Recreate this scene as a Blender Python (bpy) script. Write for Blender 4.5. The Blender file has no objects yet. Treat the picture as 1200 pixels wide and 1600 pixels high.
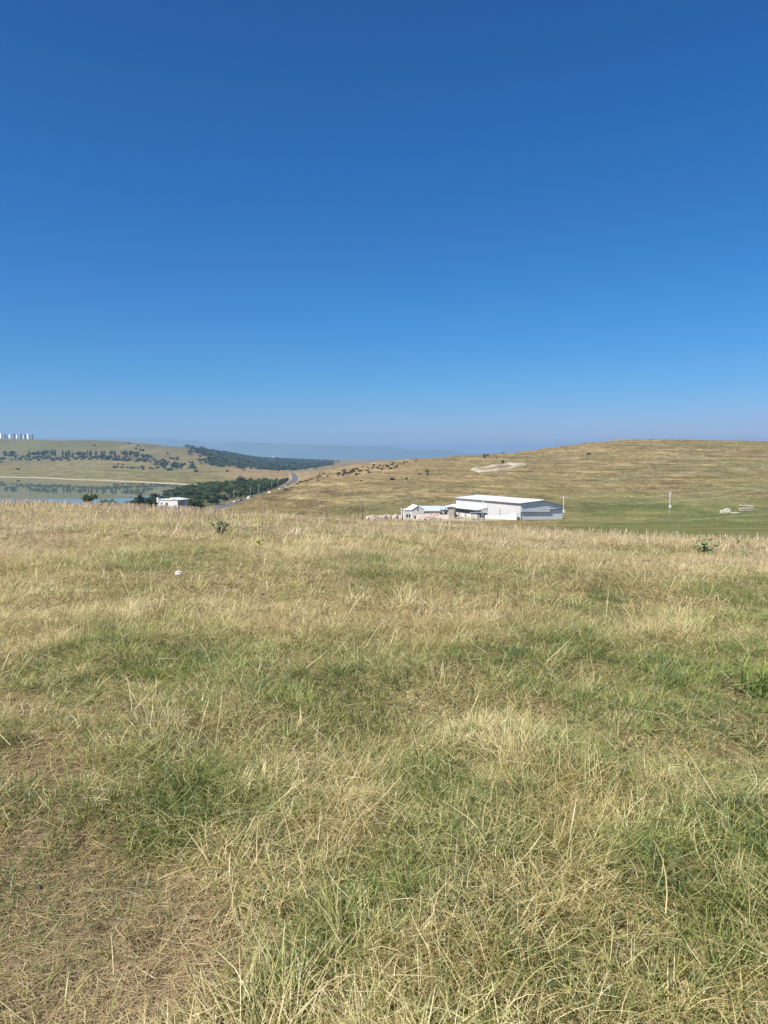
import bpy, bmesh, math, random
import numpy as np
R = math.radians
rng = np.random.default_rng(7)
random.seed(7)
scene = bpy.context.scene
COL = scene.collection

# ------------------------------------------------------------------ camera
EYE = 1.6
PITCH = math.atan(85 / 1200)                    # horizon lies at row 715 of 1600
cam_d = bpy.data.cameras.new('camera')
cam = bpy.data.objects.new('camera', cam_d); COL.objects.link(cam)
cam.location = (0, 0, EYE); cam.rotation_euler = (math.pi / 2 - PITCH, 0, 0)
cam_d.sensor_fit = 'VERTICAL'; cam_d.sensor_height = 24; cam_d.lens = 18.0
cam_d.clip_start = 0.05; cam_d.clip_end = 120000
scene.camera = cam

# ------------------------------------------------------------------ sky, sun, exposure
SUN_EL, SUN_AZ = R(48), math.atan2(-0.73, -0.68)       # azimuth as atan2(x, y): from the left, a little behind
world = bpy.data.worlds.new('World'); scene.world = world; world.use_nodes = True
wn = world.node_tree.nodes; wl = world.node_tree.links
sky = wn.new('ShaderNodeTexSky'); sky.sky_type = 'NISHITA'; sky.sun_disc = False
sky.sun_elevation = SUN_EL; sky.sun_rotation = SUN_AZ
sky.altitude = 500; sky.air_density = 1.0; sky.dust_density = 0.0; sky.ozone_density = 6.0
# clear deep blue of the day: one grade over the whole sky, the same in every direction
sp = wn.new('ShaderNodeSeparateColor'); cb = wn.new('ShaderNodeCombineColor'); wl.new(sky.outputs[0], sp.inputs[0])
for k, (ga, gain) in enumerate(((2.6, 0.024), (1.2, 0.300), (1.02, 0.59))):
    pw = wn.new('ShaderNodeMath'); pw.operation = 'POWER'; wl.new(sp.outputs[k], pw.inputs[0]); pw.inputs[1].default_value = ga
    mu = wn.new('ShaderNodeMath'); mu.operation = 'MULTIPLY'; wl.new(pw.outputs[0], mu.inputs[0]); mu.inputs[1].default_value = gain
    wl.new(mu.outputs[0], cb.inputs[k])
wl.new(cb.outputs[0], wn['Background'].inputs[0]); wn['Background'].inputs[1].default_value = 0.1
sd = bpy.data.lights.new('sun', 'SUN'); sd.energy = 5.0; sd.angle = R(0.53); sd.color = (1.0, 0.95, 0.86)
sun = bpy.data.objects.new('sun', sd); COL.objects.link(sun)
ce = math.cos(SUN_EL)
sdir = np.array([math.sin(SUN_AZ) * ce, math.cos(SUN_AZ) * ce, math.sin(SUN_EL)])
from mathutils import Vector, Matrix
sun.rotation_euler = Vector(sdir).to_track_quat('Z', 'Y').to_euler()
sun.location = (-30, -10, 60)
vs = scene.view_settings
vs.view_transform = 'Standard'; vs.look = 'None'; vs.gamma = 1.0; vs.exposure = 0.85
cy = scene.cycles
cy.use_denoising = True; cy.max_bounces = 4; cy.diffuse_bounces = 3; cy.glossy_bounces = 2
cy.transmission_bounces = 4; cy.volume_bounces = 0; cy.transparent_max_bounces = 8

# ------------------------------------------------------------------ noise
def _h(ix, iy, seed):
    n = (ix.astype(np.int64) * 374761393 + iy.astype(np.int64) * 668265263 + seed * 1274126177) & 0xffffffff
    n = ((n ^ (n >> 13)) * 1274126177) & 0xffffffff
    return ((n ^ (n >> 16)) & 0xffff) / 65535.0
def vnoise(x, y, seed=0):
    ix, iy = np.floor(x), np.floor(y); fx, fy = x - ix, y - iy
    fx = fx * fx * (3 - 2 * fx); fy = fy * fy * (3 - 2 * fy)
    a, b = _h(ix, iy, seed), _h(ix + 1, iy, seed); c, d = _h(ix, iy + 1, seed), _h(ix + 1, iy + 1, seed)
    return (a * (1 - fx) + b * fx) * (1 - fy) + (c * (1 - fx) + d * fx) * fy
def fbm(x, y, seed=0, octv=4):
    s, a, t = 0, 1.0, 0
    for k in range(octv):
        s = s + a * vnoise(x * 2 ** k + 17.3 * k, y * 2 ** k - 9.1 * k, seed + k); t += a; a *= 0.5
    return s / t
def sstep(a, b, x):
    t = np.clip((x - a) / (b - a), 0, 1); return t * t * (3 - 2 * t)

# ------------------------------------------------------------------ view geometry helpers (photograph pixels, 1200 x 1600)
CP, SP = math.cos(PITCH), math.sin(PITCH)
def ray(px, py):
    xc, yc = (px - 600) / 1200, (800 - py) / 1200
    return np.array([xc, CP + yc * SP, -SP + yc * CP])
def at(px, py, Y):
    d = ray(px, py); return np.array([0, 0, EYE]) + d * (Y / d[1])
def zat(py, Y):
    return at(600, py, Y)[2]

# ------------------------------------------------------------------ terrain heights
LAKE = -35.4
ROADZ = -30.4
A_KEYS = ([-500, 0, 200, 300, 400, 500, 600, 700, 800, 900, 1000, 1100, 1200, 1700],
          [.00053, .00055, .00067, .00079, .00086, .00102, .00118, .00127, .00142, .00158, .00175, .00188, .00194, .0019])
def rh(px, ridge, far=-25):
    a = [(75, None), (120, 'z', -9.6), (150, 'z', -12.3), (200, 'z', -16.0), (245, 'z', -18.6), (290, 'z', -20.0)]
    s, e = 792, ridge
    for Y in (330, 400, 480, 580, 680, 780):
        a.append((Y, s + (e - s) * [0, .145, .32, .53, .72, .89][(330, 400, 480, 580, 680, 780).index(Y)]))
    zr = zat(ridge, 850)
    a += [(850, ridge), (930, 'z', zr - 1.5), (1050, 'z', zr - 10), (1500, 'z', far), (8000, 'z', -16), (30000, 'z', -30)]
    return px, a[1:]
COLS = [
 (-500, [(100,'z',-7.5),(230,'z',-16),(350,'z',-26),(470,'z',-34),(540,'z',-38),(1500,'z',-38),(1700,'z',-33),(1900,726),(2060,719),(2210,700),(2390,684.6),(2900,'z',60),(4500,'z',116),(6000,'z',100),(9000,'z',0),(30000,'z',-30)]),
 (0,    [(100,'z',-7.0),(230,'z',-15),(350,'z',-25),(470,'z',-34),(540,'z',-38),(1400,'z',-38),(1497,'z',-33.6),(1900,726),(2060,719),(2210,700),(2390,685.2),(2900,'z',58),(4500,'z',116),(6000,'z',100),(9000,'z',0),(30000,'z',-30)]),
 (60,   [(100,'z',-7.0),(230,'z',-14.6),(350,'z',-25),(470,'z',-34),(540,'z',-38),(1350,'z',-38),(1440,'z',-33.6),(1800,727),(1980,720),(2160,700),(2350,685.8),(2850,'z',56),(4500,'z',108),(6000,'z',80),(9000,'z',-5),(30000,'z',-30)]),
 (150,  [(100,'z',-6.8),(230,'z',-14.2),(350,'z',-24),(470,'z',-33.5),(540,'z',-38),(1200,'z',-38),(1290,'z',-33.6),(1600,729),(1870,720),(2090,700),(2290,686.6),(2700,'z',46),(4500,'z',40),(9000,'z',-10),(30000,'z',-30)]),
 (205,  [(100,'z',-6.8),(230,'z',-14.0),(350,'z',-24),(470,'z',-33),(540,'z',-38),(1100,'z',-38),(1210,'z',-33.6),(1600,731),(1850,721),(2060,702),(2270,689.5),(2700,'z',40),(4500,'z',10),(9000,'z',-12),(30000,'z',-30)]),
 (270,  [(100,'z',-6.8),(230,'z',-13.6),(350,'z',-23),(470,'z',-32),(560,'z',-36),(1020,'z',-38),(1110,'z',-33.6),(1550,734),(1850,723),(2070,706),(2290,694.5),(2700,'z',30),(4500,'z',0),(9000,'z',-14),(30000,'z',-30)]),
 (310,  [(100,'z',-6.9),(230,'z',-13.6),(350,'z',-22.5),(470,'z',-30.5),(560,'z',-31.5),(800,'z',-32),(950,'z',-36),(1010,'z',-34.5),(1060,'z',-33.2),(1500,736),(1880,722),(2120,708),(2330,698.5),(2750,'z',22),(4500,'z',-4),(9000,'z',-14),(30000,'z',-30)]),
 (350,  [(100,'z',-7.2),(230,'z',-14.5),(350,'z',-22),(470,'z',-29.5),(560,'z',-30.6),(1100,'z',-32.0),(1250,744),(1500,736),(2000,724),(2600,708.5),(2900,'z',14),(4500,'z',-8),(9000,'z',-14),(30000,'z',-30)]),
 (375,  [(100,'z',-7.8),(230,'z',-15.5),(330,'z',-19.8),(410,783.5),(460,'z',-25.5),(560,'z',-30.6),(1100,'z',-31.5),(1300,743),(1500,737),(2000,727),(2700,713),(3100,'z',4),(4500,'z',-10),(9000,'z',-14),(30000,'z',-30)]),
 (400,  [(100,'z',-8.2),(230,'z',-16),(330,'z',-20.5),(460,772.5),(520,'z',-25.0),(600,'z',-30.6),(1100,'z',-31.2),(1300,743),(1500,738),(2100,729),(3000,717),(3400,'z',-4),(4500,'z',-12),(9000,'z',-15),(30000,'z',-30)]),
 (430,  [(100,'z',-8.6),(230,'z',-16.6),(330,'z',-20.0),(430,777),(550,764.5),(615,'z',-24.0),(720,'z',-30.6),(1100,'z',-31),(1300,743.5),(1700,736),(2600,726),(3600,718.6),(4500,'z',-12),(9000,'z',-15),(30000,'z',-30)]),
 (455,  [(110,'z',-9),(240,'z',-17),(330,'z',-19.8),(430,775),(560,763),(700,753.5),(800,'z',-25.5),(900,'z',-30.4),(1100,'z',-30.6),(1300,744),(1700,737),(2600,727),(3600,719.5),(4500,'z',-13),(9000,'z',-15),(30000,'z',-30)]),
 (480,  [(120,'z',-9.4),(245,'z',-17.6),(330,793),(420,775),(520,764),(620,754.5),(720,746),(800,740),(880,'z',-18),(1000,'z',-27),(1300,'z',-31),(2600,729),(3600,721),(4500,'z',-14),(9000,'z',-15),(30000,'z',-30)]),
 rh(520, 731.5), rh(560, 724.5), rh(600, 719.5), rh(650, 716), rh(700, 713), rh(750, 709.5), rh(800, 706.5),
 rh(850, 699.5), rh(900, 692.5), rh(950, 687), rh(985, 685), rh(1030, 684.6), rh(1100, 686.5), rh(1200, 687.5), rh(1400, 690), rh(1700, 700)]
TU = np.linspace(-1000, 2200, 641); TY = np.linspace(math.log(40), math.log(30000), 700)
_tab = []
for px, keys in COLS:
    k = [(Y[0], Y[2] if Y[1] == 'z' else zat(Y[1], Y[0])) for Y in keys]
    a = float(np.interp(px, *A_KEYS)); k = [(40, -a * 1600), (55, -a * 3025)] + k
    _tab.append(np.interp(TY, [math.log(q[0]) for q in k], [q[1] for q in k]))
_tab = np.array(_tab)
def blur(a, s, axis):
    n = int(3 * s) + 1; g = np.exp(-0.5 * (np.arange(-n, n + 1) / s) ** 2); g /= g.sum()
    p = [(0, 0), (0, 0)]; p[axis] = (n, n)
    return np.apply_along_axis(lambda v: np.convolve(v, g, 'valid'), axis, np.pad(a, p, mode='edge'))
_tab = np.array([np.interp(TU, [c[0] for c in COLS], _tab[:, j]) for j in range(len(TY))])   # rows: Y, cols: px
_tab = blur(blur(_tab, 3.2, 0), 2.2, 1)
ROAD = np.array([at(352, 0, 470)[:2], (-104, 540), (-100.5, 640), (-101, 740), (-107, 860), (-117, 980), (-128, 1100), (-150, 1300), (-190, 1600)])
ROAD[0] = (-109, 440)
def road_dist(x, y):
    best = np.full(np.shape(x), 1e9)
    for a, b in zip(ROAD[:-1], ROAD[1:]):
        d = b - a; t = np.clip(((x - a[0]) * d[0] + (y - a[1]) * d[1]) / (d @ d), 0, 1)
        best = np.minimum(best, np.hypot(x - a[0] - t * d[0], y - a[1] - t * d[1]))
    return best
def H(x, y):
    x = np.asarray(x, float); y = np.asarray(y, float)
    r = np.hypot(x, y) + 1e-9
    c = np.maximum(y / r, 0.6); Y = r * c
    u = np.clip(np.where(y / r > 0.6, x / np.maximum(Y, 1e-6), np.sign(x) * 1.33), -1.33, 1.33)
    px = 600 + 1200 * u
    ty = np.clip((np.log(np.maximum(Y, 40.001)) - TY[0]) / (TY[1] - TY[0]), 0, len(TY) - 1.001)
    tu = np.clip((px - TU[0]) / (TU[1] - TU[0]), 0, len(TU) - 1.001)
    j, i = ty.astype(int), tu.astype(int); fj, fi = ty - j, tu - i
    far = (_tab[j, i] * (1 - fi) + _tab[j, i + 1] * fi) * (1 - fj) + (_tab[j + 1, i] * (1 - fi) + _tab[j + 1, i + 1] * fi) * fj
    near = -np.interp(px, *A_KEYS) * Y * Y
    w = sstep(44, 62, Y)
    z = near * (1 - w) + far * w
    z = z + (0.12 * (fbm(x / 2.6, y / 2.6, 3, 3) - 0.5) + .21 * (fbm(x / .8, y / .8, 8, 2) - .5) * sstep(13, 6, r)) * sstep(80, 30, r) + 0.25 * (fbm(x / 9, y / 9, 5, 2) - 0.5) * sstep(6, 14, r) * sstep(50, 34, r)
    hill = sstep(340, 460, Y) * sstep(455, 520, px)
    z = z + hill * (1.5 * (fbm(x / 60, y / 60, 11, 3) - 0.5) + 0.42 * np.sin(z * 2.1 + 4 * fbm(x / 90, y / 90, 14, 2)))
    hl = sstep(1550, 1900, Y) * sstep(520, 420, px) * sstep(5000, 3500, Y)
    z = z + hl * 10 * (fbm(x / 210, y / 210, 21, 4) - 0.5) * 0.8
    rd = road_dist(x, y)
    z = np.where(Y > 300, z + (ROADZ - 0.06 - z) * sstep(20, 8, rd), z)
    return z
def hz(x, y): return float(H(np.array([x]), np.array([y]))[0])
def hit(px, py, y0=2.0, y1=9000):
    d = ray(px, py); d = d / d[1]
    Ys = np.exp(np.linspace(math.log(y0), math.log(y1), 2500))
    P = d[None, :] * Ys[:, None]; below = (EYE + P[:, 2]) < H(P[:, 0], P[:, 1])
    k = int(np.argmax(below)) if below.any() else len(Ys) - 1
    return P[k, 0], P[k, 1]

# ------------------------------------------------------------------ material helpers
def new_mat(name):
    m = bpy.data.materials.new(name); m.use_nodes = True
    return m, m.node_tree.nodes, m.node_tree.links, m.node_tree.nodes['Principled BSDF']
class NT:
    def __init__(s, nodes, links): s.n, s.l = nodes, links
    def _set(s, sock, v):
        if hasattr(v, 'is_linked'): s.l.new(v, sock)
        elif v is not None: sock.default_value = v
    def noise(s, vec=None, scale=5, detail=4, rough=0.55, dist=0.0):
        n = s.n.new('ShaderNodeTexNoise'); n.inputs['Scale'].default_value = scale; n.inputs['Detail'].default_value = detail
        n.inputs['Roughness'].default_value = rough; n.inputs['Distortion'].default_value = dist
        if vec is not None: s.l.new(vec, n.inputs['Vector'])
        return n.outputs[0]
    def map(s, vec, scale=(1, 1, 1), loc=(0, 0, 0), rot=(0, 0, 0)):
        n = s.n.new('ShaderNodeMapping'); n.inputs['Scale'].default_value = scale; n.inputs['Location'].default_value = loc; n.inputs['Rotation'].default_value = rot
        s.l.new(vec, n.inputs['Vector']); return n.outputs[0]
    def pos(s): return s.n.new('ShaderNodeNewGeometry').outputs['Position']
    def obj(s): return s.n.new('ShaderNodeTexCoord').outputs['Object']
    def ramp(s, f, stops):
        n = s.n.new('ShaderNodeValToRGB'); e = n.color_ramp.elements
        while len(e) < len(stops): e.new(0.5)
        for q, (p, c) in zip(e, stops): q.position = p; q.color = (*c, 1) if len(c) == 3 else c
        s.l.new(f, n.inputs[0]); return n.outputs[0]
    def mix(s, f, a, b, mode='MIX'):
        n = s.n.new('ShaderNodeMix'); n.data_type = 'RGBA'; n.blend_type = mode; n.clamp_factor = True
        s._set(n.inputs[0], f)
        for k, v in ((6, a), (7, b)):
            if isinstance(v, tuple): v = (*v, 1) if len(v) == 3 else v
            s._set(n.inputs[k], v)
        return n.outputs[2]
    def math(s, op, a, b=None, c=None, clamp=False):
        n = s.n.new('ShaderNodeMath'); n.operation = op; n.use_clamp = clamp
        for k, v in enumerate((a, b, c)): s._set(n.inputs[k], v)
        return n.outputs[0]
    def attr(s, name, kind='GEOMETRY'):
        n = s.n.new('ShaderNodeAttribute'); n.attribute_type = kind; n.attribute_name = name; return n
    def sep(s, c):
        n = s.n.new('ShaderNodeSeparateColor'); s.l.new(c, n.inputs[0]); return n.outputs
    def bump(s, h, strength=0.3, dist=0.1):
        n = s.n.new('ShaderNodeBump'); n.inputs['Strength'].default_value = strength; n.inputs['Distance'].default_value = dist
        s.l.new(h, n.inputs['Height']); return n.outputs[0]
def simple(name, c, rough=0.8, var=0.12, scale=1.5, metal=0.0, obj_var=0.0, bump=0.0, dirt=None):
    """plain coloured surface with procedural blotches and a per-object shade"""
    m, n, l, b = new_mat(name); t = NT(n, l)
    p = t.obj(); f = t.noise(p, scale, 6, 0.6)
    lo = tuple(x * (1 - var) for x in c); hi = tuple(min(1, x * (1 + var)) for x in c)
    col = t.ramp(f, [(0.3, lo), (0.7, hi)])
    if dirt:
        f2 = t.noise(t.map(p, (0.9, 0.9, 0.25)), 1.1, 6, 0.65)
        col = t.mix(t.ramp(f2, [(0.48, (0, 0, 0)), (0.72, (0.6, 0.6, 0.6))]), col, dirt)
    if obj_var:
        oi = n.new('ShaderNodeObjectInfo'); v = t.math('MULTIPLY_ADD', oi.outputs['Random'], 2 * obj_var, 1 - obj_var)
        h = n.new('ShaderNodeHueSaturation'); l.new(v, h.inputs['Value']); l.new(col, h.inputs['Color'])
        l.new(t.math('MULTIPLY_ADD', oi.outputs['Random'], 0.05, 0.475), h.inputs['Hue']); col = h.outputs[0]
    l.new(col, b.inputs['Base Color']); b.inputs['Roughness'].default_value = rough; b.inputs['Metallic'].default_value = metal
    b.inputs['Specular IOR Level'].default_value = 0.3
    if bump: l.new(t.bump(t.noise(p, scale * 12, 4), bump, 0.05), b.inputs['Normal'])
    return m

# ------------------------------------------------------------------ mesh helpers
def link(o, parent=None):
    COL.objects.link(o)
    if parent is not None: o.parent = parent
    return o
def tag(o, label=None, cat=None, group=None, kind=None):
    for k, v in (('label', label), ('category', cat), ('group', group), ('kind', kind)):
        if v: o[k] = v
    return o
def empty(name, loc, rz=0.0):
    e = bpy.data.objects.new(name, None); e.empty_display_size = 0.3
    e.location = tuple(map(float, loc)); e.rotation_euler = (0, 0, rz); return link(e)
def np_mesh(name, v, f, mat=None, smooth=False):
    """v (n,3), f (m,k) arrays"""
    me = bpy.data.meshes.new(name); v = np.asarray(v, np.float32); f = np.asarray(f, np.int32); k = f.shape[1]
    me.vertices.add(len(v)); me.vertices.foreach_set('co', v.ravel())
    me.loops.add(f.size); me.loops.foreach_set('vertex_index', f.ravel())
    me.polygons.add(len(f)); me.polygons.foreach_set('loop_start', np.arange(0, f.size, k, dtype=np.int32))
    me.polygons.foreach_set('use_smooth', np.full(len(f), smooth))
    me.update(calc_edges=True)
    if mat: me.materials.append(mat)
    return me
class MB:
    def __init__(s): s.v, s.f = [], []
    def add(s, vs, fs):
        k = len(s.v); s.v += [tuple(map(float, q)) for q in vs]; s.f += [tuple(i + k for i in q) for q in fs]; return s
    def box(s, x0, x1, y0, y1, z0, z1):
        v = [(x, y, z) for z in (z0, z1) for y in (y0, y1) for x in (x0, x1)]
        return s.add(v, [(0, 2, 3, 1), (4, 5, 7, 6), (0, 1, 5, 4), (2, 6, 7, 3), (0, 4, 6, 2), (1, 3, 7, 5)])
    def prism(s, poly, a0, a1, axis='y'):
        """poly of 2-D points (in the two other axes) swept along axis"""
        n = len(poly)
        def P(p, a): return {'y': (p[0], a, p[1]), 'x': (a, p[0], p[1]), 'z': (p[0], p[1], a)}[axis]
        v = [P(p, a0) for p in poly] + [P(p, a1) for p in poly]
        return s.add(v, [tuple(range(n))[::-1], tuple(range(n, 2 * n))] + [(i, (i + 1) % n, n + (i + 1) % n, n + i) for i in range(n)])
    def tube(s, p0, p1, r0, r1=None, n=8):
        r1 = r0 if r1 is None else r1; p0, p1 = Vector(p0), Vector(p1); d = (p1 - p0).normalized()
        a = d.orthogonal().normalized(); b = d.cross(a)
        v = [p + (a * math.cos(2 * math.pi * i / n) + b * math.sin(2 * math.pi * i / n)) * r for p, r in ((p0, r0), (p1, r1)) for i in range(n)]
        return s.add(v, [tuple(range(n))[::-1], tuple(range(n, 2 * n))] + [(i, (i + 1) % n, n + (i + 1) % n, n + i) for i in range(n)])
    def mesh(s, name, mat, smooth=False, bevel=0.0):
        me = bpy.data.meshes.new(name); me.from_pydata(s.v, [], s.f)
        bm = bmesh.new(); bm.from_mesh(me)
        bmesh.ops.recalc_face_normals(bm, faces=bm.faces)
        if bevel: bmesh.ops.bevel(bm, geom=list(bm.edges), offset=bevel, segments=1, affect='EDGES', clamp_overlap=True)
        bm.to_mesh(me); bm.free(); me.materials.append(mat)
        if smooth: me.polygons.foreach_set('use_smooth', np.ones(len(me.polygons), bool))
        return me
    def build(s, name, mat, parent=None, smooth=False, bevel=0.0):
        return link(bpy.data.objects.new(name, s.mesh(name, mat, smooth, bevel)), parent)
def inst(name, me, parent=None, loc=None, rz=None, scale=None):
    o = bpy.data.objects.new(name, me); link(o, parent)
    if loc is not None: o.location = tuple(map(float, loc))
    if rz is not None: o.rotation_euler = (0, 0, rz)
    if scale is not None: o.scale = scale if hasattr(scale, '__len__') else (scale,) * 3
    return o

# ------------------------------------------------------------------ ground sheet
def ground_material():
    m, n, l, b = new_mat('ground_cover'); t = NT(n, l); P = t.pos()
    cov = t.sep(t.attr('cover').outputs['Color']); c2 = t.sep(t.attr('cover_more').outputs['Color'])
    big = t.noise(t.map(P, (.012, .012, .05)), 1.0, 6, .6)
    lines = t.noise(t.map(P, (.16, .032, 1.1), (0, 0, 0), (0, 0, .25)), 1.0, 6, .78, .3)
    streak = t.noise(t.map(P, (.035, .016, .55)), 1.0, 7, .68, .4)
    fine = t.noise(t.map(P, (.35, .2, .9)), 1.0, 6, .7)
    tuft = t.noise(t.map(P, (1.6, 1.1, 1.6)), 1.0, 3, .6)
    dry = t.ramp(streak, [(.32, (.125, .100, .050)), (.45, (.200, .154, .078)), (.55, (.272, .206, .106)), (.67, (.41, .318, .178))])
    dry = t.mix(.95, dry, t.ramp(lines, [(.36, (.40, .40, .37)), (.47, (.82, .83, .80)), (.57, (.98, .98, .96)), (.66, (1.75, 1.66, 1.5))]), 'MULTIPLY')
    dry = t.mix(t.ramp(big, [(.42, (0, 0, 0)), (.60, (.45, .45, .45))]), dry, (.165, .142, .066))
    dry = t.mix(.6, dry, t.ramp(fine, [(.36, (.40, .39, .36)), (.5, (.92, .92, .92)), (.63, (1.6, 1.54, 1.4))]), 'MULTIPLY')
    dry = t.mix(.45, dry, t.ramp(tuft, [(.36, (.5, .5, .46)), (.62, (1.35, 1.32, 1.25))]), 'MULTIPLY')
    grn = t.ramp(streak, [(.33, (.072, .09, .034)), (.5, (.125, .138, .054)), (.62, (.19, .172, .08)), (.75, (.30, .245, .13))])
    grn = t.mix(.55, grn, t.ramp(fine, [(.33, (.55, .55, .5)), (.66, (1.4, 1.35, 1.2))]), 'MULTIPLY')
    terr = t.noise(t.map(P, (.007, .007, 1.5)), 1.0, 3, .6)
    dry = t.mix(.65, dry, t.ramp(terr, [(.38, (.68, .68, .66)), (.5, (1, 1, 1)), (.60, (1.3, 1.27, 1.2))]), 'MULTIPLY')
    g = t.math('MULTIPLY_ADD', t.math('SUBTRACT', streak, .5), 1.0, cov[0], clamp=True)
    col = t.mix(g, dry, grn)
    soil = t.ramp(fine, [(.3, (.36, .29, .19)), (.7, (.53, .45, .33))])
    col = t.mix(cov[1], col, soil)
    red = t.ramp(fine, [(.3, (.26, .165, .085)), (.7, (.40, .27, .15))])
    col = t.mix(c2[0], col, red)
    wood = t.ramp(fine, [(.3, (.045, .055, .026)), (.7, (.11, .105, .052))])
    col = t.mix(cov[2], col, wood)
    thatch = t.ramp(t.noise(t.map(P, (38, 38, 38)), 1.0, 6, .75), [(.36, (.075, .056, .030)), (.5, (.19, .148, .076)), (.64, (.42, .335, .18))])
    bare = t.mix(.6, t.ramp(t.noise(t.map(P, (6, 6, 6)), 1.0, 5, .7), [(.35, (.115, .086, .056)), (.65, (.205, .155, .10))]), t.ramp(t.noise(t.map(P, (45, 45, 45)), 1.0, 6, .75), [(.36, (.35, .35, .33)), (.5, (.95, .95, .93)), (.64, (1.75, 1.7, 1.6))]), 'MULTIPLY')
    col = t.mix(c2[1], col, thatch); col = t.mix(c2[2], col, bare)
    l.new(col, b.inputs['Base Color']); b.inputs['Roughness'].default_value = 1.0; b.inputs['Specular IOR Level'].default_value = 0.0
    hgt = t.math('ADD', t.math('MULTIPLY', fine, 1.0), t.math('MULTIPLY', tuft, .5))
    nb = t.bump(hgt, .9, .55)
    nb2 = n.new('ShaderNodeBump'); nb2.inputs['Strength'].default_value = .8; nb2.inputs['Distance'].default_value = .02
    l.new(t.noise(t.map(P, (60, 60, 60)), 1.0, 4, .7), nb2.inputs['Height']); l.new(nb, nb2.inputs['Normal'])
    l.new(nb2.outputs[0], b.inputs['Normal'])
    return m
# foreground patches in world metres: where the sward is green, straw or trodden bare
def gp(px, py):
    x, y = hit(px, py, 1.2, 80); return x, y
def patches(lst):
    out = []
    for px, py, rx, ry, w in lst:
        x, y = gp(px, py); x2, _ = gp(px + rx, py); _, y2 = gp(px, py - ry)
        out.append((x, y, max(abs(x2 - x), .12), max(abs(y2 - y), .15), w))
    return out
GREEN = patches([(135, 1005, 60, 28, .75), (285, 1045, 75, 26, .8), (110, 885, 90, 9, .5), (390, 885, 90, 12, .45), (560, 880, 90, 10, .35), (760, 885, 80, 9, .3),
    (870, 900, 70, 10, .35), (500, 1090, 90, 28, .4), (700, 1030, 120, 18, .35), (640, 1240, 60, 35, .5), (1140, 1060, 80, 26, 1.1), (1175, 1075, 50, 24, 1.0), (900, 985, 60, 14, .45), (620, 1380, 70, 40, .5),
    (1020, 1370, 90, 40, .55), (1100, 1460, 90, 60, .5), (470, 1500, 60, 40, .55), (430, 1560, 60, 40, .5), (880, 1010, 60, 18, .35), (250, 1265, 60, 30, .45), (330, 1240, 50, 40, .35), (420, 1200, 60, 20, .3),
    (960, 1100, 100, 24, .25), (1120, 890, 60, 8, .35), (1040, 860, 100, 6, .25), (230, 890, 60, 8, .3), (560, 1420, 40, 40, .35), (1150, 1300, 60, 30, .3), (140, 1150, 40, 16, .35), (320, 1100, 60, 20, .3)])
STRAW = patches([(200, 830, 260, 12, .5), (520, 862, 130, 9, .55), (620, 965, 170, 22, .5), (760, 850, 160, 9, .45), (420, 965, 90, 20, .35), (560, 1280, 70, 45, .35), (880, 1290, 80, 45, .35), (780, 1180, 80, 30, .45),
    (350, 940, 60, 14, .35), (1080, 950, 90, 18, .3), (860, 990, 50, 14, .2), (1080, 1000, 70, 14, .4), (480, 1230, 90, 40, .2), (330, 1320, 50, 60, .35), (1000, 1250, 90, 24, .3), (640, 1500, 60, 60, .3), (60, 820, 120, 14, .3)])
BARE = patches([(10, 1110, 70, 40, .7), (30, 1240, 110, 60, .8), (60, 1330, 190, 120, 1.0), (120, 1480, 190, 110, 1.1), (30, 1180, 90, 60, .75), (260, 1560, 120, 60, .9), (180, 1390, 120, 60, .9), (40, 1580, 160, 60, 1.0), (200, 1075, 40, 12, .35), (590, 1105, 50, 10, .5), (300, 1450, 70, 50, .6)])
def psum(x, y, lst):
    s = 0
    for cx, cyy, rx, ry, w in lst: s = s + w * np.exp(-((x - cx) / rx) ** 2 - ((y - cyy) / ry) ** 2)
    return s
def tone_field(x, y):
    r = np.hypot(x, y)
    base = .60 - .06 * sstep(4, 7, r) - .28 * sstep(6, 16, r) - .12 * sstep(20, 34, r)
    n = (fbm(x / 1.7, y / 2.6, 31, 4) - .5) * 1.9 + (fbm(x / .55, y / .55, 41, 3) - .5) * .8 + (fbm(x / 6, y / 4, 45, 2) - .5) * .9
    return np.clip(base + n * (1 - .35 * sstep(12, 30, r)) + psum(x, y, GREEN) - psum(x, y, STRAW), 0, 1)
def bare_field(x, y):
    return np.clip(psum(x, y, BARE) * (-.05 + 1.9 * fbm(x / .55, y / .55, 51, 4)) - .16, 0, 1)

az = np.concatenate([np.arange(-180, -34, 6), np.arange(-34, 34.01, .15), np.arange(40, 180, 6)]); az = np.radians(az)
rr = np.concatenate([[0.3], np.exp(np.linspace(math.log(.8), math.log(45), 175)), np.exp(np.linspace(math.log(46), math.log(3200), 290)), np.exp(np.linspace(math.log(3300), math.log(26000), 36))])
A, RR = np.meshgrid(az, rr); X = RR * np.sin(A); Yg = RR * np.cos(A); Z = H(X, Yg)
na, nr = len(az), len(rr)
V = np.stack([X.ravel(), Yg.ravel(), Z.ravel()], 1); V = np.vstack([V, [[0, 0, hz(0, .01)]]])
i, j = np.meshgrid(np.arange(nr - 1), np.arange(na), indexing='ij'); j2 = (j + 1) % na
F = np.stack([i * na + j, i * na + j2, (i + 1) * na + j2, (i + 1) * na + j], -1).reshape(-1, 4)[:, ::-1]
me = np_mesh('ground', V, F, ground_material(), True)
xf, yf, zf = V[:, 0], V[:, 1], V[:, 2]; rf = np.hypot(xf, yf)
pxf = 600 + 1200 * np.clip(xf / np.maximum(yf, .6 * rf + 1e-6), -1.33, 1.33)
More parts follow.
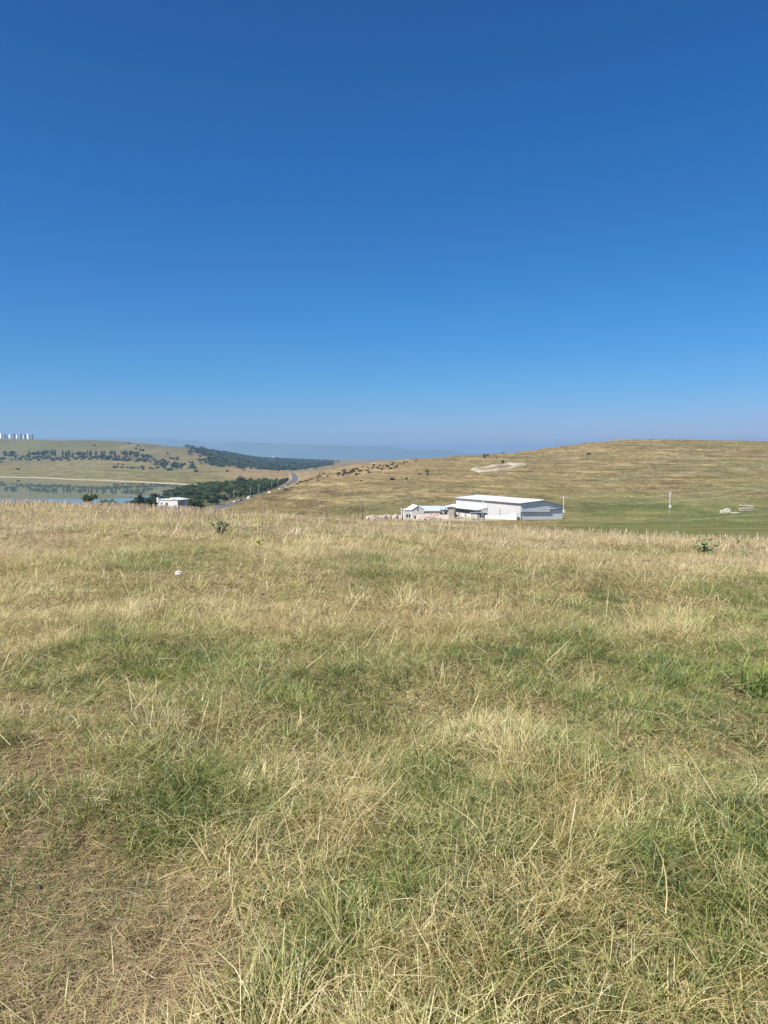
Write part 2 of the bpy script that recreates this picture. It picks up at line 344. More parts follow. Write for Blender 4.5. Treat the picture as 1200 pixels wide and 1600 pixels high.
def seg_dist(x, y, pts):
    best = np.full(x.shape, 1e9)
    for a, b in zip(pts[:-1], pts[1:]):
        a, b = np.array(a), np.array(b); d = b - a; t = np.clip(((x - a[0]) * d[0] + (y - a[1]) * d[1]) / (d @ d + 1e-9), 0, 1)
        best = np.minimum(best, np.hypot(x - a[0] - t * d[0], y - a[1] - t * d[1]))
    return best
green = .62 * sstep(450, 300, yf) * sstep(820, 960, pxf) * sstep(60, 100, rf) + .35 * sstep(520, 330, yf) * sstep(480, 560, pxf) * sstep(60, 100, rf)
green += .55 * sstep(520, 250, pxf) * sstep(900, 1100, yf) * sstep(2000, 1500, yf) + .62 * sstep(400, 60, pxf) * sstep(1800, 2100, yf) + .5 * sstep(480, 200, pxf) * sstep(60, 100, rf) * sstep(520, 420, yf)
green += .3 * sstep(760, 880, pxf) * sstep(330, 420, yf) * sstep(700, 500, yf) * (fbm(xf / 70, yf / 40, 61, 3) > .5)
green += .32 * sstep(1000, 1150, pxf) * sstep(380, 480, yf) * sstep(.42, .58, fbm(xf / 120, yf / 70, 63, 3)) * (yf < 1000)
green -= .35 * sstep(330, 380, pxf) * sstep(1050, 1150, yf) * sstep(2000, 1700, yf) * sstep(520, 480, pxf)
pale = np.zeros_like(xf)
def track(pxs, w, s, y0=70):
    global pale
    pts = [hit(a, b, y0) for a, b in pxs]
    d = seg_dist(xf, yf, pts); ww = np.maximum(w, rf * .0042)
    pale = np.maximum(pale, s * np.exp(-(d / ww) ** 2) * np.clip(.1 + 1.2 * fbm(xf / 25, yf / 25, 71, 3), 0, 1))
for tr in ([(905, 755), (960, 748), (1040, 742), (1090, 736)], [(890, 790), (980, 788), (1060, 783), (1130, 777), (1200, 765)], [(960, 815), (1060, 814), (1150, 806), (1200, 803)],
           [(900, 731), (1000, 724), (1100, 712)], [(1000, 778), (1100, 770), (1190, 762)], [(560, 776), (640, 771), (700, 760)], [(480, 765), (600, 760), (690, 758)], [(860, 720), (960, 712), (1040, 703)]):
    track(tr, 1.3, .38)
track([(735, 772), (690, 772), (640, 778), (560, 783)], 2.2, .35)
for tr in ([(200, 697), (216, 694), (248, 695)], [(215, 707), (236, 707), (246, 704)], [(205, 700), (185, 698)], [(330, 722), (350, 722)]): track(tr, 4, .55, 1700)
# pale beach round the lake
shore_d = np.abs(zf - (LAKE + .35))
pale = np.maximum(pale, .95 * sstep(.8, .15, shore_d) * sstep(520, 600, yf) * sstep(1800, 1650, yf) * sstep(330, 300, pxf) * (sstep(560, 480, np.abs(xf)) * 0 + 1))
pale = np.maximum(pale, .3 * sstep(11, 6, road_dist(xf, yf)) * (yf > 400))
# trodden yard round the shed and houses
yard = np.exp(-((xf - 22) / 22) ** 2 - ((yf - 258) / 18) ** 2)
pale = np.maximum(pale, .75 * sstep(.25, .6, yard))
red = .8 * np.exp(-((pxf - 468) / 17) ** 2) * sstep(690, 760, yf) * sstep(1300, 1000, yf) + .3 * sstep(460, 500, pxf) * sstep(700, 560, pxf) * sstep(560, 700, yf) * sstep(1100, 900, yf) + .35 * sstep(330, 380, pxf) * sstep(1050, 1200, yf) * sstep(1900, 1600, yf) * sstep(540, 480, pxf)
scrub = np.zeros_like(xf)
fw = sstep(312, 372, pxf + 50 * (fbm(xf / 90, yf / 90, 87, 3) - .5)) * sstep(1750, 2050, yf) * sstep(7000, 5000, yf) * sstep(540, 500, pxf) * sstep(0, 300, yf - 1800 - 6 * np.maximum(pxf - 440, 0))
scrub = np.maximum(scrub, fw * sstep(.30, .48, fbm(xf / 160, yf / 220, 81, 4) + .25 * sstep(2000, 2700, yf)))
scrub = np.maximum(scrub, .8 * sstep(430, 480, yf) * sstep(1010, 960, yf) * sstep(8, 13, road_dist(xf, yf)) * (xf < -105) * (xf > np.interp(yf, [440, 560, 700, 850, 1010], [-150, -195, -212, -222, -190])))
scrub = np.maximum(scrub, .42 * sstep(345, 250, pxf) * sstep(1750, 2050, yf) * sstep(4000, 3000, yf) * (.5 + fbm(xf / 130, yf / 130, 83, 3)))
near = sstep(66, 52, rf)
c1 = np.ones((len(xf), 4), np.float32); c1[:, 0] = np.clip(green, 0, 1); c1[:, 1] = np.clip(pale, 0, 1); c1[:, 2] = np.clip(scrub, 0, 1)
c2 = np.ones((len(xf), 4), np.float32); c2[:, 0] = np.clip(red, 0, 1); c2[:, 1] = near; c2[:, 2] = near * np.clip(bare_field(xf, yf) * 1.2, 0, 1)
for nm, c in (('cover', c1), ('cover_more', c2)):
    a = me.attributes.new(nm, 'FLOAT_COLOR', 'POINT'); a.data.foreach_set('color', c.ravel())
ground = link(bpy.data.objects.new('ground', me)); tag(ground, kind='structure', label='rolling dry grass ground of the meadow and hills')

# ------------------------------------------------------------------ lake
m, n, l, b = new_mat('lake_water'); t = NT(n, l)
b.inputs['Base Color'].default_value = (.11, .13, .08, 1); b.inputs['Roughness'].default_value = .012; b.inputs['IOR'].default_value = 1.125
l.new(t.bump(t.noise(t.map(t.pos(), (.25, .12, .1)), 1.0, 3, .5), .005, .05), b.inputs['Normal'])
MAT_WATER = m
ys = np.linspace(480, 1900, 60); xs = np.linspace(-1900, -120, 60)
Xw, Yw = np.meshgrid(xs, ys); nx = 60
k = np.arange(59 * 60).reshape(59, 60)[:, :59].ravel(); Fw = np.stack([k, k + 1, k + 61, k + 60], 1)
lake = link(bpy.data.objects.new('lake', np_mesh('lake', np.stack([Xw.ravel(), Yw.ravel(), np.full(Xw.size, LAKE)], 1), Fw, m, True)))
tag(lake, kind='structure', label='calm grey green lake below the far hills')

# ------------------------------------------------------------------ mountains
MAT_MOUNT = simple('mountain_slope', (.10, .12, .09), 1.0, .35, .0004)
def mountain(name, prof, Y0, depth, label, seed):
    pxs = np.linspace(prof[0][0], prof[-1][0], 420); top = np.interp(pxs, [p[0] for p in prof], [p[1] for p in prof])
    top = top - 1.3 * (fbm(pxs / 38, pxs * 0 + seed, seed, 5) - .5) * 2
    ts = np.linspace(-1, 1, 41); v = []
    for tt in ts:
        Y = Y0 + depth * tt; x = (pxs - 600) / 1200 * (Y0 + depth * tt * .6)
        zt = EYE + (715 - top) / 1200 * Y0 * 1.0025
        prof_t = (1 - abs(tt)) ** 1.15
        rid = .75 + .5 * fbm(x / 1500 + seed, np.full_like(x, Y / 1500), seed + 5, 4)
        f = prof_t * (rid if abs(tt) > .02 else 1.0) if abs(tt) > 0 else 1.0
        v.append(np.stack([x, np.full_like(x, Y), -60 + (zt + 60) * np.minimum(f, 1.0 if abs(tt) < .02 else .985)], 1))
    nc = len(pxs); k = (np.arange(40)[:, None] * nc + np.arange(nc - 1)[None]).ravel()
    o = link(bpy.data.objects.new(name, np_mesh(name, np.vstack(v), np.stack([k, k + 1, k + nc + 1, k + nc], 1), MAT_MOUNT, True)))
    tag(o, kind='structure', label=label)
mountain('mountain', [(-700, 690), (-200, 692), (150, 700), (330, 694), (360, 690), (400, 691), (440, 693), (480, 694), (520, 696), (560, 698), (585, 697), (600, 696), (615, 699), (640, 703), (680, 703), (695, 703), (715, 706), (740, 709), (800, 706), (1000, 705), (1500, 700), (1900, 702)], 13600, 1500, 'hazy blue mountain range along the horizon', 3)
mountain('mountain', [(-900, 685), (-300, 686), (0, 686), (120, 685.5), (200, 685), (245, 685.5), (290, 687), (320, 690.5), (360, 697), (420, 705), (520, 716)], 14200, 1300, 'faint high mountain massif behind the left hill', 9)

# ------------------------------------------------------------------ haze
m = bpy.data.materials.new('haze_air'); m.use_nodes = True; n = m.node_tree.nodes; n.clear()
o = n.new('ShaderNodeOutputMaterial'); pv = n.new('ShaderNodeVolumePrincipled')
pv.inputs['Color'].default_value = (.37, .62, .90, 1); pv.inputs['Density'].default_value = 1.2e-4; pv.inputs['Anisotropy'].default_value = 0.1
m.node_tree.links.new(pv.outputs[0], o.inputs['Volume'])
hb = MB().box(-26500, 26500, -26500, 26500, -75, 372).build('haze', m); tag(hb, kind='stuff', label='pale blue haze in the air')

# ================================================================== THINGS
WHITE = simple('white_paint', (.50, .50, .48), .6, .06, .6, dirt=(.55, .50, .43))
CLAD = simple('white_cladding', (.45, .45, .45), .45, .04, .3)
GREYB = simple('grey_blockwork', (.56, .58, .60), .9, .08, .8, dirt=(.34, .34, .33))
DARK = simple('dark_trim', (.06, .06, .065), .6, .2, 2)
CONC = simple('pale_concrete', (.42, .385, .31), .9, .15, .7, bump=.3)
PINKW = simple('pinkish_plaster', (.62, .52, .46), .9, .12, .8, dirt=(.45, .36, .30))
GREYROOF = simple('blue_grey_roofing', (.40, .45, .50), .5, .12, 1.0)
TINROOF = simple('pale_tin_roof', (.62, .62, .61), .5, .05, .6)
GLASS = simple('dark_window', (.03, .035, .04), .12, .2, 2)
BARK = simple('tree_bark', (.09, .07, .05), .95, .3, 6)
WOODP = simple('weathered_pole_wood', (.13, .10, .075), .9, .3, 4)
STEELP = simple('pale_concrete_pole', (.42, .42, .41), .8, .1, 2)
ASPH = simple('worn_asphalt', (.085, .083, .080), 1.0, .2, .05)
LINE = simple('road_paint', (.75, .75, .72), .7, .15, .2)

# ------------------------------------------------------------------ road and cars
def road_at(s):
    """point, direction at running metre s along the road"""
    for a, b in zip(ROAD[:-1], ROAD[1:]):
        L = np.hypot(*(b - a))
        if s <= L: return a + (b - a) * s / L, (b - a) / L
        s -= L
    return b, (b - a) / L
RL = sum(np.hypot(*(b - a)) for a, b in zip(ROAD[:-1], ROAD[1:]))
def strip(o0, o1, z, name, mat, parent=None, th=.25):
    mb = MB(); pts = []
    for s in np.linspace(0, RL - 1, 120):
        p, d = road_at(s); nrm = np.array([d[1], -d[0]])          # to the right of travel
        for off, zz in ((o0, z), (o1, z), (o1, z - th), (o0, z - th)): q = p + nrm * off; pts.append((q[0], q[1], zz))
    fs = []
    for k in range(119):
        a = 4 * k
        fs += [(a + i, a + (i + 1) % 4, a + 4 + (i + 1) % 4, a + 4 + i) for i in range(4)]
    return mb.add(pts, fs + [(3, 2, 1, 0), (476, 477, 478, 479)]).build(name, mat, parent)
road = strip(-5.0, 5.0, ROADZ, 'road', ASPH); tag(road, kind='structure', label='grey two way road running down the valley beside the trees')
for o in (-4.7, 4.5): strip(o, o + .14, ROADZ + .006, 'edge_line', LINE, road, .004)
strip(-.07, .07, ROADZ + .006, 'centre_line', LINE, road, .004)
def paint(name, c): return simple(name, c, .3, .03, 1)
CARP = {'white': paint('car_white', (.78, .78, .78)), 'silver': paint('car_silver', (.42, .43, .45)), 'dark': paint('car_dark', (.035, .04, .05)), 'red': paint('car_red', (.30, .05, .04))}
TYRE = simple('tyre_rubber', (.03, .03, .03), .9); RIM = simple('wheel_rim', (.4, .4, .4), .4); LAMPW = simple('headlamp', (.7, .7, .68), .2); LAMPR = simple('tail_lamp', (.35, .02, .02), .3)
_carm = {}
def car(px_s, lane, col, label, van=False):
    p, d = road_at(px_s); nrm = np.array([d[1], -d[0]]); q = p + nrm * lane
    e = empty('parked_van' if False else ('van' if van else 'car'), (q[0], q[1], ROADZ), math.atan2(d[1], d[0]) + (0 if lane > 0 else math.pi))
    tag(e, label, 'van' if van else 'car', 'vehicles driving on the valley road')
    key = (col, van)
    if key not in _carm:
        if van:
            prof = [(-2.5, .35), (2.4, .35), (2.55, .6), (2.5, 1.0), (1.7, 1.2), (1.1, 2.0), (.8, 2.15), (-2.4, 2.15), (-2.5, 1.9)]
            win = [(1.55, 1.22), (1.02, 1.92), (.2, 1.92), (.2, 1.22)]
        else:
            prof = [(-2.1, .32), (2.1, .32), (2.2, .55), (2.12, .78), (1.2, .95), (.55, 1.42), (-.9, 1.45), (-1.6, 1.02), (-2.15, .95), (-2.2, .55)]
            win = [(1.05, .97), (.5, 1.36), (-.85, 1.39), (-1.42, 1.0)]
        W = .95 if van else .86
        mb = MB().prism(prof, -W, W); body = mb.mesh('body', CARP[col], bevel=.06)
        g = MB().prism(win, -W - .015, W + .015).mesh('window', GLASS)
        fx = 1.63 if van else .92
        ws = MB().add([(fx + .08, -.7, 1.0 if not van else 1.24), (fx + .08, .7, 1.0 if not van else 1.24), (fx - .34, .62, 1.36 if not van else 1.9), (fx - .34, -.62, 1.36 if not van else 1.9),
                       (fx + .02, -.7, 1.0 if not van else 1.24), (fx + .02, .7, 1.0 if not van else 1.24), (fx - .40, .62, 1.36 if not van else 1.9), (fx - .40, -.62, 1.36 if not van else 1.9)],
                      [(0, 1, 2, 3), (7, 6, 5, 4), (0, 4, 5, 1), (1, 5, 6, 2), (2, 6, 7, 3), (3, 7, 4, 0)]).mesh('windscreen', GLASS)
        ty = MB().tube((0, -.11, 0), (0, .11, 0), .32, n=14).mesh('tyre', TYRE); rm = MB().tube((0, -.12, 0), (0, .12, 0), .19, n=10).mesh('rim', RIM)
        _carm[key] = (body, g, ws, ty, rm, W)
    body, g, ws, ty, rm, W = _carm[key]
    inst('body', body, e); inst('side_window', g, e); inst('windscreen', ws, e)
    for sx in (-1, 1):
        for sy in (-1, 1):
            wv = inst('wheel', ty, e, (sx * 1.35, sy * (W - .1), .32)); inst('rim', rm, wv)
        hl = MB().box(2.1, 2.2, sx * .6 - .16, sx * .6 + .16, .6, .74).build('headlight', LAMPW, e); tl = MB().box(-2.52 if van else -2.22, -2.42 if van else -2.12, sx * .62 - .13, sx * .62 + .13, .7, .9).build('tail_light', LAMPR, e)
    return e
def s_of(Y): 
    ss = np.linspace(0, RL, 900); yy = np.array([road_at(q)[0][1] for q in ss]); return float(np.interp(Y, yy, ss))
car(s_of(592), -2.4, 'white', 'white van nearest to the white cabin on the valley road', True)
car(s_of(566), -2.4, 'dark', 'dark car at the near left end of the valley road')
car(s_of(600), 2.4, 'silver', 'silver car just right of the white van on the road')
car(s_of(655), -2.4, 'dark', 'dark car under the trees between two street lamps')
car(s_of(690), -2.2, 'white', 'white car in the middle of the bending valley road', False)
car(s_of(770), -2.4, 'silver', 'silver car ahead of the bend close to the roadside trees')
car(s_of(800), 2.4, 'white', 'white van farther up the valley road before the bend', True)
car(s_of(545), -2.4, 'silver', 'silver car half hidden by the foreground grass at road end')
car(s_of(960), 2.0, 'red', 'small red car far up the road by the cut bank')

def street_lamp(Y, lane, label):
    p, d = road_at(s_of(Y)); nrm = np.array([d[1], -d[0]]); q = p + nrm * lane
    e = empty('street_lamp', (q[0], q[1], hz(q[0], q[1]) - .05), math.atan2(d[1], d[0])); tag(e, label, 'street lamp', 'street lamps along the valley road')
    sg = -1 if lane > 0 else 1
    MB().tube((0, 0, -.6), (0, 0, 8.4), .13, .09).build('pole', STEELP, e, True)
    MB().tube((0, 0, 8.3), (0, -sg * 1.7, 8.9), .06, .05, 6).build('arm', STEELP, e, True)
    MB().box(-.14, .14, -sg * 1.7 - .35, -sg * 1.7 + .35, 8.82, 8.98).build('lamp_head', STEELP, e, bevel=.04)
for k, (Y, lane, lb) in enumerate(((560, -6.4, 'pale street lamp nearest to the white cabin by the road'), (618, -6.4, 'street lamp standing behind the white van on the road'),
    (655, -6.4, 'tall street lamp in front of the tallest roadside tree'), (735, -6.4, 'street lamp right of the white car on the valley road'), (800, -6.4, 'thin street lamp beside the far white van'),
    (930, -6.4, 'street lamp on the left side of the far bend'), (1000, 6.4, 'street lamp on the right verge of the far bend'), (1060, -6.4, 'farthest street lamp at the end of the road'))): street_lamp(Y, lane, lb)

# ------------------------------------------------------------------ trees
def leaf_mat(name, c1, c2, trans=.25):
    m, n, l, b = new_mat(name); t = NT(n, l)
    oi = n.new('ShaderNodeObjectInfo'); f = t.noise(t.obj(), 9.0, 3, .6)
    g = t.math('ADD', t.math('MULTIPLY', f, .7), t.math('MULTIPLY_ADD', oi.outputs['Random'], .7, -.2), clamp=True)
    col = t.ramp(g, [(.15, c1), (.85, c2)])
    l.new(col, b.inputs['Base Color']); b.inputs['Roughness'].default_value = .75; b.inputs['Specular IOR Level'].default_value = .2
    tr = n.new('ShaderNodeBsdfTranslucent'); l.new(col, tr.inputs[0]); mx = n.new('ShaderNodeMixShader'); mx.inputs[0].default_value = trans
    l.new(b.outputs[0], mx.inputs[1]); l.new(tr.outputs[0], mx.inputs[2]); l.new(mx.outputs[0], n['Material Output'].inputs[0]); return m
LEAF = leaf_mat('roadside_foliage', (.040, .066, .022), (.115, .150, .046))
LEAFD = leaf_mat('dark_foliage', (.022, .038, .017), (.062, .085, .034), .15)
LEAFS = leaf_mat('scrub_foliage', (.07, .062, .030), (.15, .12, .060), .2)
def crown(name, kind, nq, seed, mat, ls):
    g = np.random.default_rng(seed); blobs = []
    if kind == 'round':
        for k in range(9): a = g.uniform(0, 6.28); r = g.uniform(.08, .24); blobs.append((r * math.cos(a), r * math.sin(a), g.uniform(.38, .84), g.uniform(.13, .22), g.uniform(.11, .17)))
    elif kind == 'poplar':
        for k in range(8): z = .2 + .75 * k / 7; w = .13 * (1 - abs(k - 2.6) / 7); blobs.append((g.normal(0, .025), g.normal(0, .025), z, w, .12))
    elif kind == 'conifer':
        for k in range(9): z = .16 + .8 * k / 8; w = .27 * (1 - k / 9.5) + .02; blobs.append((g.normal(0, .02), g.normal(0, .02), z, w, .075))
    elif kind == 'flat':
        for k in range(8): a = g.uniform(0, 6.28); r = g.uniform(.1, .45); blobs.append((r * math.cos(a), r * math.sin(a), g.uniform(.62, .86), g.uniform(.16, .26), g.uniform(.10, .16)))
    else:
        for k in range(8): a = g.uniform(0, 6.28); r = g.uniform(.0, .42); blobs.append((r * math.cos(a), r * math.sin(a), g.uniform(.25, .7), g.uniform(.22, .36), g.uniform(.18, .30)))
    B = np.array(blobs); pk = g.choice(len(B), nq, p=(B[:, 3] ** 2) / (B[:, 3] ** 2).sum())
    d = g.normal(size=(nq, 3)); d /= np.linalg.norm(d, axis=1)[:, None]; rad = g.uniform(.45, 1.08, nq)[:, None] ** .6
    c = B[pk, :3] + d * rad * B[pk][:, [3, 3, 4]]; c[:, 2] = np.maximum(c[:, 2], .03)
    nrm = d + g.normal(size=(nq, 3)) * .7; nrm /= np.linalg.norm(nrm, axis=1)[:, None]
    a = np.cross(nrm, g.normal(size=(nq, 3))); a /= np.linalg.norm(a, axis=1)[:, None]; b2 = np.cross(nrm, a)
    s = (ls * g.uniform(.55, 1.35, nq))[:, None]; a = a * s; b2 = b2 * s * g.uniform(.5, 1.0, nq)[:, None]; up = nrm * s * .35
    v = np.stack([c - a, c - b2 * .8 + up, c + a, c + b2 + up], 1).reshape(-1, 3)
    return np_mesh(name, v, np.arange(nq * 4).reshape(-1, 4), mat)
def trunk(name, kind, seed):
    g = np.random.default_rng(seed); mb = MB(); top = {'round': .5, 'poplar': .8, 'conifer': .9, 'flat': .45}[kind]; w = .028
    p = Vector((0, 0, -.05)); n = 4
    for k in range(n):
        q = Vector((g.normal(0, .012), g.normal(0, .012), top * (k + 1) / n)); mb.tube(p, q, w * (1 - .7 * k / n), w * (1 - .7 * (k + 1) / n), 6); p = q
    for k in range(5):
        z = top * g.uniform(.45, .95); a = g.uniform(0, 6.28); r = .2 if kind != 'poplar' else .06
        if kind == 'flat': r = .36
        mb.tube((0, 0, z), (r * math.cos(a), r * math.sin(a), z + g.uniform(.1, .25)), .012, .004, 5)
    return mb.mesh(name, BARK, True)
ORD = ['leftmost', 'second', 'third', 'fourth', 'fifth', 'sixth', 'seventh', 'eighth', 'ninth', 'tenth', 'eleventh', 'twelfth', 'thirteenth', 'fourteenth', 'fifteenth', 'sixteenth', 'seventeenth', 'eighteenth', 'nineteenth', 'twentieth', 'twenty-first', 'twenty-second', 'twenty-third', 'twenty-fourth', 'twenty-fifth', 'twenty-sixth', 'twenty-seventh', 'twenty-eighth', 'twenty-ninth', 'rightmost']
LEAFF = leaf_mat('far_wood_foliage', (.045, .064, .032), (.105, .125, .062), .15)  # dark foliage lightened, distance haze put into the colour
LIB = {}
for kind, mat, nq, ls, nv in (('round', LEAF, 650, .050, 5), ('roundd', LEAFD, 420, .06, 4), ('poplar', LEAFD, 300, .05, 4), ('conifer', LEAFD, 520, .05, 3), ('flat', LEAF, 520, .06, 3)):
    k0 = 'round' if kind == 'roundd' else kind
    LIB[kind] = [(crown('crown', k0, nq, 100 + 7 * q + len(kind), mat, ls), trunk('trunk', k0, 50 + q)) for q in range(nv)]
LIB['shrub'] = [crown('shrub', 'bush', 260, 300 + q, LEAFS, .10) for q in range(5)]
LIB['shrubd'] = [crown('shrub', 'bush', 260, 340 + q, LEAFD, .10) for q in range(4)]
LIB['shrubg'] = [crown('shrub', 'bush', 420, 360 + q, LEAF, .075) for q in range(4)]
def tree(kind, x, y, h, label, group=None, cat='tree', w=1.0, name=None):
    c, t_ = random.choice(LIB[kind]); z = hz(x, y)
    e = empty(name or {'round': 'broadleaf_tree', 'roundd': 'broadleaf_tree', 'poplar': 'poplar_tree', 'conifer': 'conifer_tree', 'flat': 'flat_topped_tree'}[kind], (x, y, z - .05), random.uniform(0, 6.28))
    e.scale = (h * w, h * w, h); tag(e, label, cat, group)
    inst('trunk', t_, e); inst('crown', c, e); return e
def shrub(kind, x, y, h, label, group, w=1.2):
    o = inst('shrub', random.choice(LIB[kind]), None, (x, y, hz(x, y) - .08 * h), random.uniform(0, 6.28), (h * w, h * w, h)); tag(o, label, 'shrub', group); return o
def on_px(px, Y):
    return (px - 600) / 1200 * Y * 1.002, Y

# trees that look over the near crest
for px, py, Y, kind, w, lb in ((135, 771, 205, 'flat', 1.0, 'small flat topped tree peeking over the grass before the lake'), (166, 775.5, 200, 'shrubg', 1.15, 'rounded dark bush beside the flat topped tree before the lake'),
    (220, 768, 262, 'conifer', .9, 'pointed dark conifer left of the white cabin'), (243, 770, 270, 'roundd', 1.1, 'dark leafy tree touching the left end of the white cabin'), (232, 779, 268, 'shrubd', 1.3, 'dark bush between the conifer and the white cabin'),
    (206, 780, 255, 'shrubd', 1.6, 'low dark bush at the foot of the conifer'), (192, 782.5, 240, 'shrubg', 1.6, 'low green bush left of the conifer above the grass'), (298, 779, 262, 'shrubd', 1.2, 'dark bush at the right end of the white cabin'), (312, 782, 290, 'shrubd', 1.5, 'low dark bush right of the white cabin near the road'),
    (255, 774, 300, 'roundd', 1.2, 'dark tree directly behind the white cabin')):
    x, y = on_px(px, Y); h = max(1.2, zat(py, Y) - hz(x, y))
    if kind.startswith('shrub'): shrub(kind, x, y, h, lb, 'bushes and trees just beyond the near crest', w * (.9 if h > 3 else 1.2))
    else: tree(kind, x, y, h, lb, 'bushes and trees just beyond the near crest', w=w)
# wood between road and lake
def place(n, f, sep, tries=4000):
    pts = []
    for _ in range(tries):
        p = f()
        if p is None: continue
        if all((p[0] - q[0]) ** 2 + (p[1] - q[1]) ** 2 > sep ** 2 for q in pts): pts.append(p)
        if len(pts) >= n: break
    return pts
def in_wood():
    Y = random.uniform(440, 1010); xr = np.interp(Y, ROAD[:, 1], ROAD[:, 0])
    xl = np.interp(Y, [440, 560, 700, 850, 1010], [-150, -195, -212, -222, -190]); x = random.uniform(xl, xr - 8)
    return (x, Y)
for x, y in place(245, in_wood, 6.6, 12000):
    xr = np.interp(y, ROAD[:, 1], ROAD[:, 0]); edge = xr - x
    h = random.uniform(5.5, 9) if 600 < y < 900 else random.uniform(4.2, 6.5)
    tree('round', x, y, h, 'leafy green tree in the wood between lake and road', 'trees of the wood between lake and road', w=random.uniform(1.3, 1.75))
for px, py, Y, w in ((379, 741, 800, 1.05), (391, 744, 800, 1.0), (399, 749, 790, 1.1), (371, 749, 810, 1.0), (385, 752, 770, 1.2)):
    x, y = on_px(px, Y); tree('round', x, y, zat(py, Y) - hz(x, y), {379: 'tallest dark green tree rising above the roadside wood', 391: 'second tallest tree, right of the tallest roadside tree', 399: 'tall tree at right shoulder of the roadside treetop clump', 371: 'tall tree at left shoulder of the roadside treetop clump', 385: 'broad tree in front of the tallest roadside tree'}[px], 'tall trees in the roadside wood', w=w)
for k in range(28):
    Y = 505 + k * 21 + random.uniform(-5, 5); xr = np.interp(Y, ROAD[:, 1], ROAD[:, 0]); x = xr - random.uniform(7.5, 10)
    tree('roundd', x, Y, random.uniform(4.5, 7.5) if Y < 1000 else random.uniform(3.5, 5), 'dark tree along the left road edge, ' + (ORD[k].replace('leftmost', 'first') + ' counted from the near end'), 'dark trees along the left road edge', w=random.uniform(1.1, 1.4))
# tree belt across the lake
def belt_y(px): return float(np.interp(px, [0, 100, 200, 270, 330], [2080, 1960, 1860, 1840, 1900]))
for px in np.concatenate([np.arange(-6, 205, 2.15), np.arange(205, 262, 3.6)]):
    Yb = belt_y(px) + random.uniform(-60, 25); x, y = on_px(px + random.uniform(-1.4, 1.4), Yb)
    shrub('shrubd', x, y, random.uniform(4.5, 8), 'low dark bushy tree in the belt across the lake', 'low bushes of the tree belt across the lake', random.uniform(1.0, 1.5))
for q_, (px, s) in enumerate(((10.5, 9), (22.5, 10), (48, 10), (55.5, 11), (61.5, 11), (69, 9), (72.5, 9), (75.5, 10), (84, 10), (88.5, 12), (100.5, 9), (106, 10), (110.5, 9), (116, 8), (124.5, 12), (132.5, 9), (139, 9), (144, 11), (152, 9), (161.5, 9), (165.5, 9), (176, 8), (181.5, 8), (196, 10), (199, 10),
    (206, 11), (214, 10), (225.5, 8), (231.5, 8), (237, 7))):
    x, y = on_px(px, belt_y(px) + random.uniform(10, 50)); tree(random.choice(['poplar', 'poplar', 'roundd']), x, y, s * 1.55 + random.uniform(-1, 2.5), (ORD[q_] + ' upright dark tree from the left above the belt across the lake').replace('most upright dark tree from the left', 'most upright dark tree'), 'upright trees of the belt across the lake', w=random.uniform(1.3, 1.7))
lone = [(28, 734.5, 'single dark bush on the far bank near the lake shore', 5.5, 1.3), (355, 737.5, 'lone dark bush in the tan field beyond the lake', 6, .9), (392, 733, 'dark bush at the field edge below the far wood', 6, 1.1), (381, 735, 'low bush in the tan field left of the far wood edge', 4.5, 1.8)]
for px, py, lb, h, w in lone:
    x, y = hit(px, py, 1000); shrub('shrubd', x, y, h, lb, 'lone bushes beyond the lake', w)
for px, py in ((179, 731), (183, 730), (191, 731.5), (199, 731), (205, 732), (209, 731.5), (216, 732), (223, 731), (224, 734), (235, 733), (239, 733), (245, 732), (248, 731), (253, 730), (258, 733), (262, 734), (267, 735), (184, 726), (192, 727), (1.5, 723), (4, 722.5)):
    x, y = hit(px, py, 1200); shrub('shrubd', x, y, random.uniform(3.5, 6), 'small dark bush scattered on the slope below the tree belt', 'small bushes below the tree belt', random.uniform(1.0, 1.6))
for q_, (px, py) in enumerate(sorted(((193, 688.5), (200, 689.5), (204, 690), (65, 685), (202, 694), (216, 697), (147.5, 697), (219, 704), (223, 705), (213, 702), (262, 709), (267, 717), (271, 718), (278, 716)))):
    x, y = hit(px, py, 1600); shrub('shrubd', x, y, random.uniform(4.5, 7), ('rightmost' if q_ == 13 else ORD[q_] + ('' if q_ == 0 else ' from left')) + ' of the dark bushes dotted on the far left hill', 'bushes on the far left hill', random.uniform(1.0, 1.6))
# clumps on the far slope, right half
for k in range(62):
    px = random.gauss(285, 22) if k < 42 else random.gauss(255, 12); py = 729 + (px - 285) * .07 + random.gauss(0, 3.2) if k < 42 else random.gauss(728, 3)
    if not 240 < px < 317: continue
    x, y = hit(px, min(max(py, 719), 738), 1200); shrub('shrubd', x, y, random.uniform(4, 7.5), 'dark bushy tree in the thicket at the foot of the far slope', 'thicket at the foot of the far slope', random.uniform(1.0, 1.6))
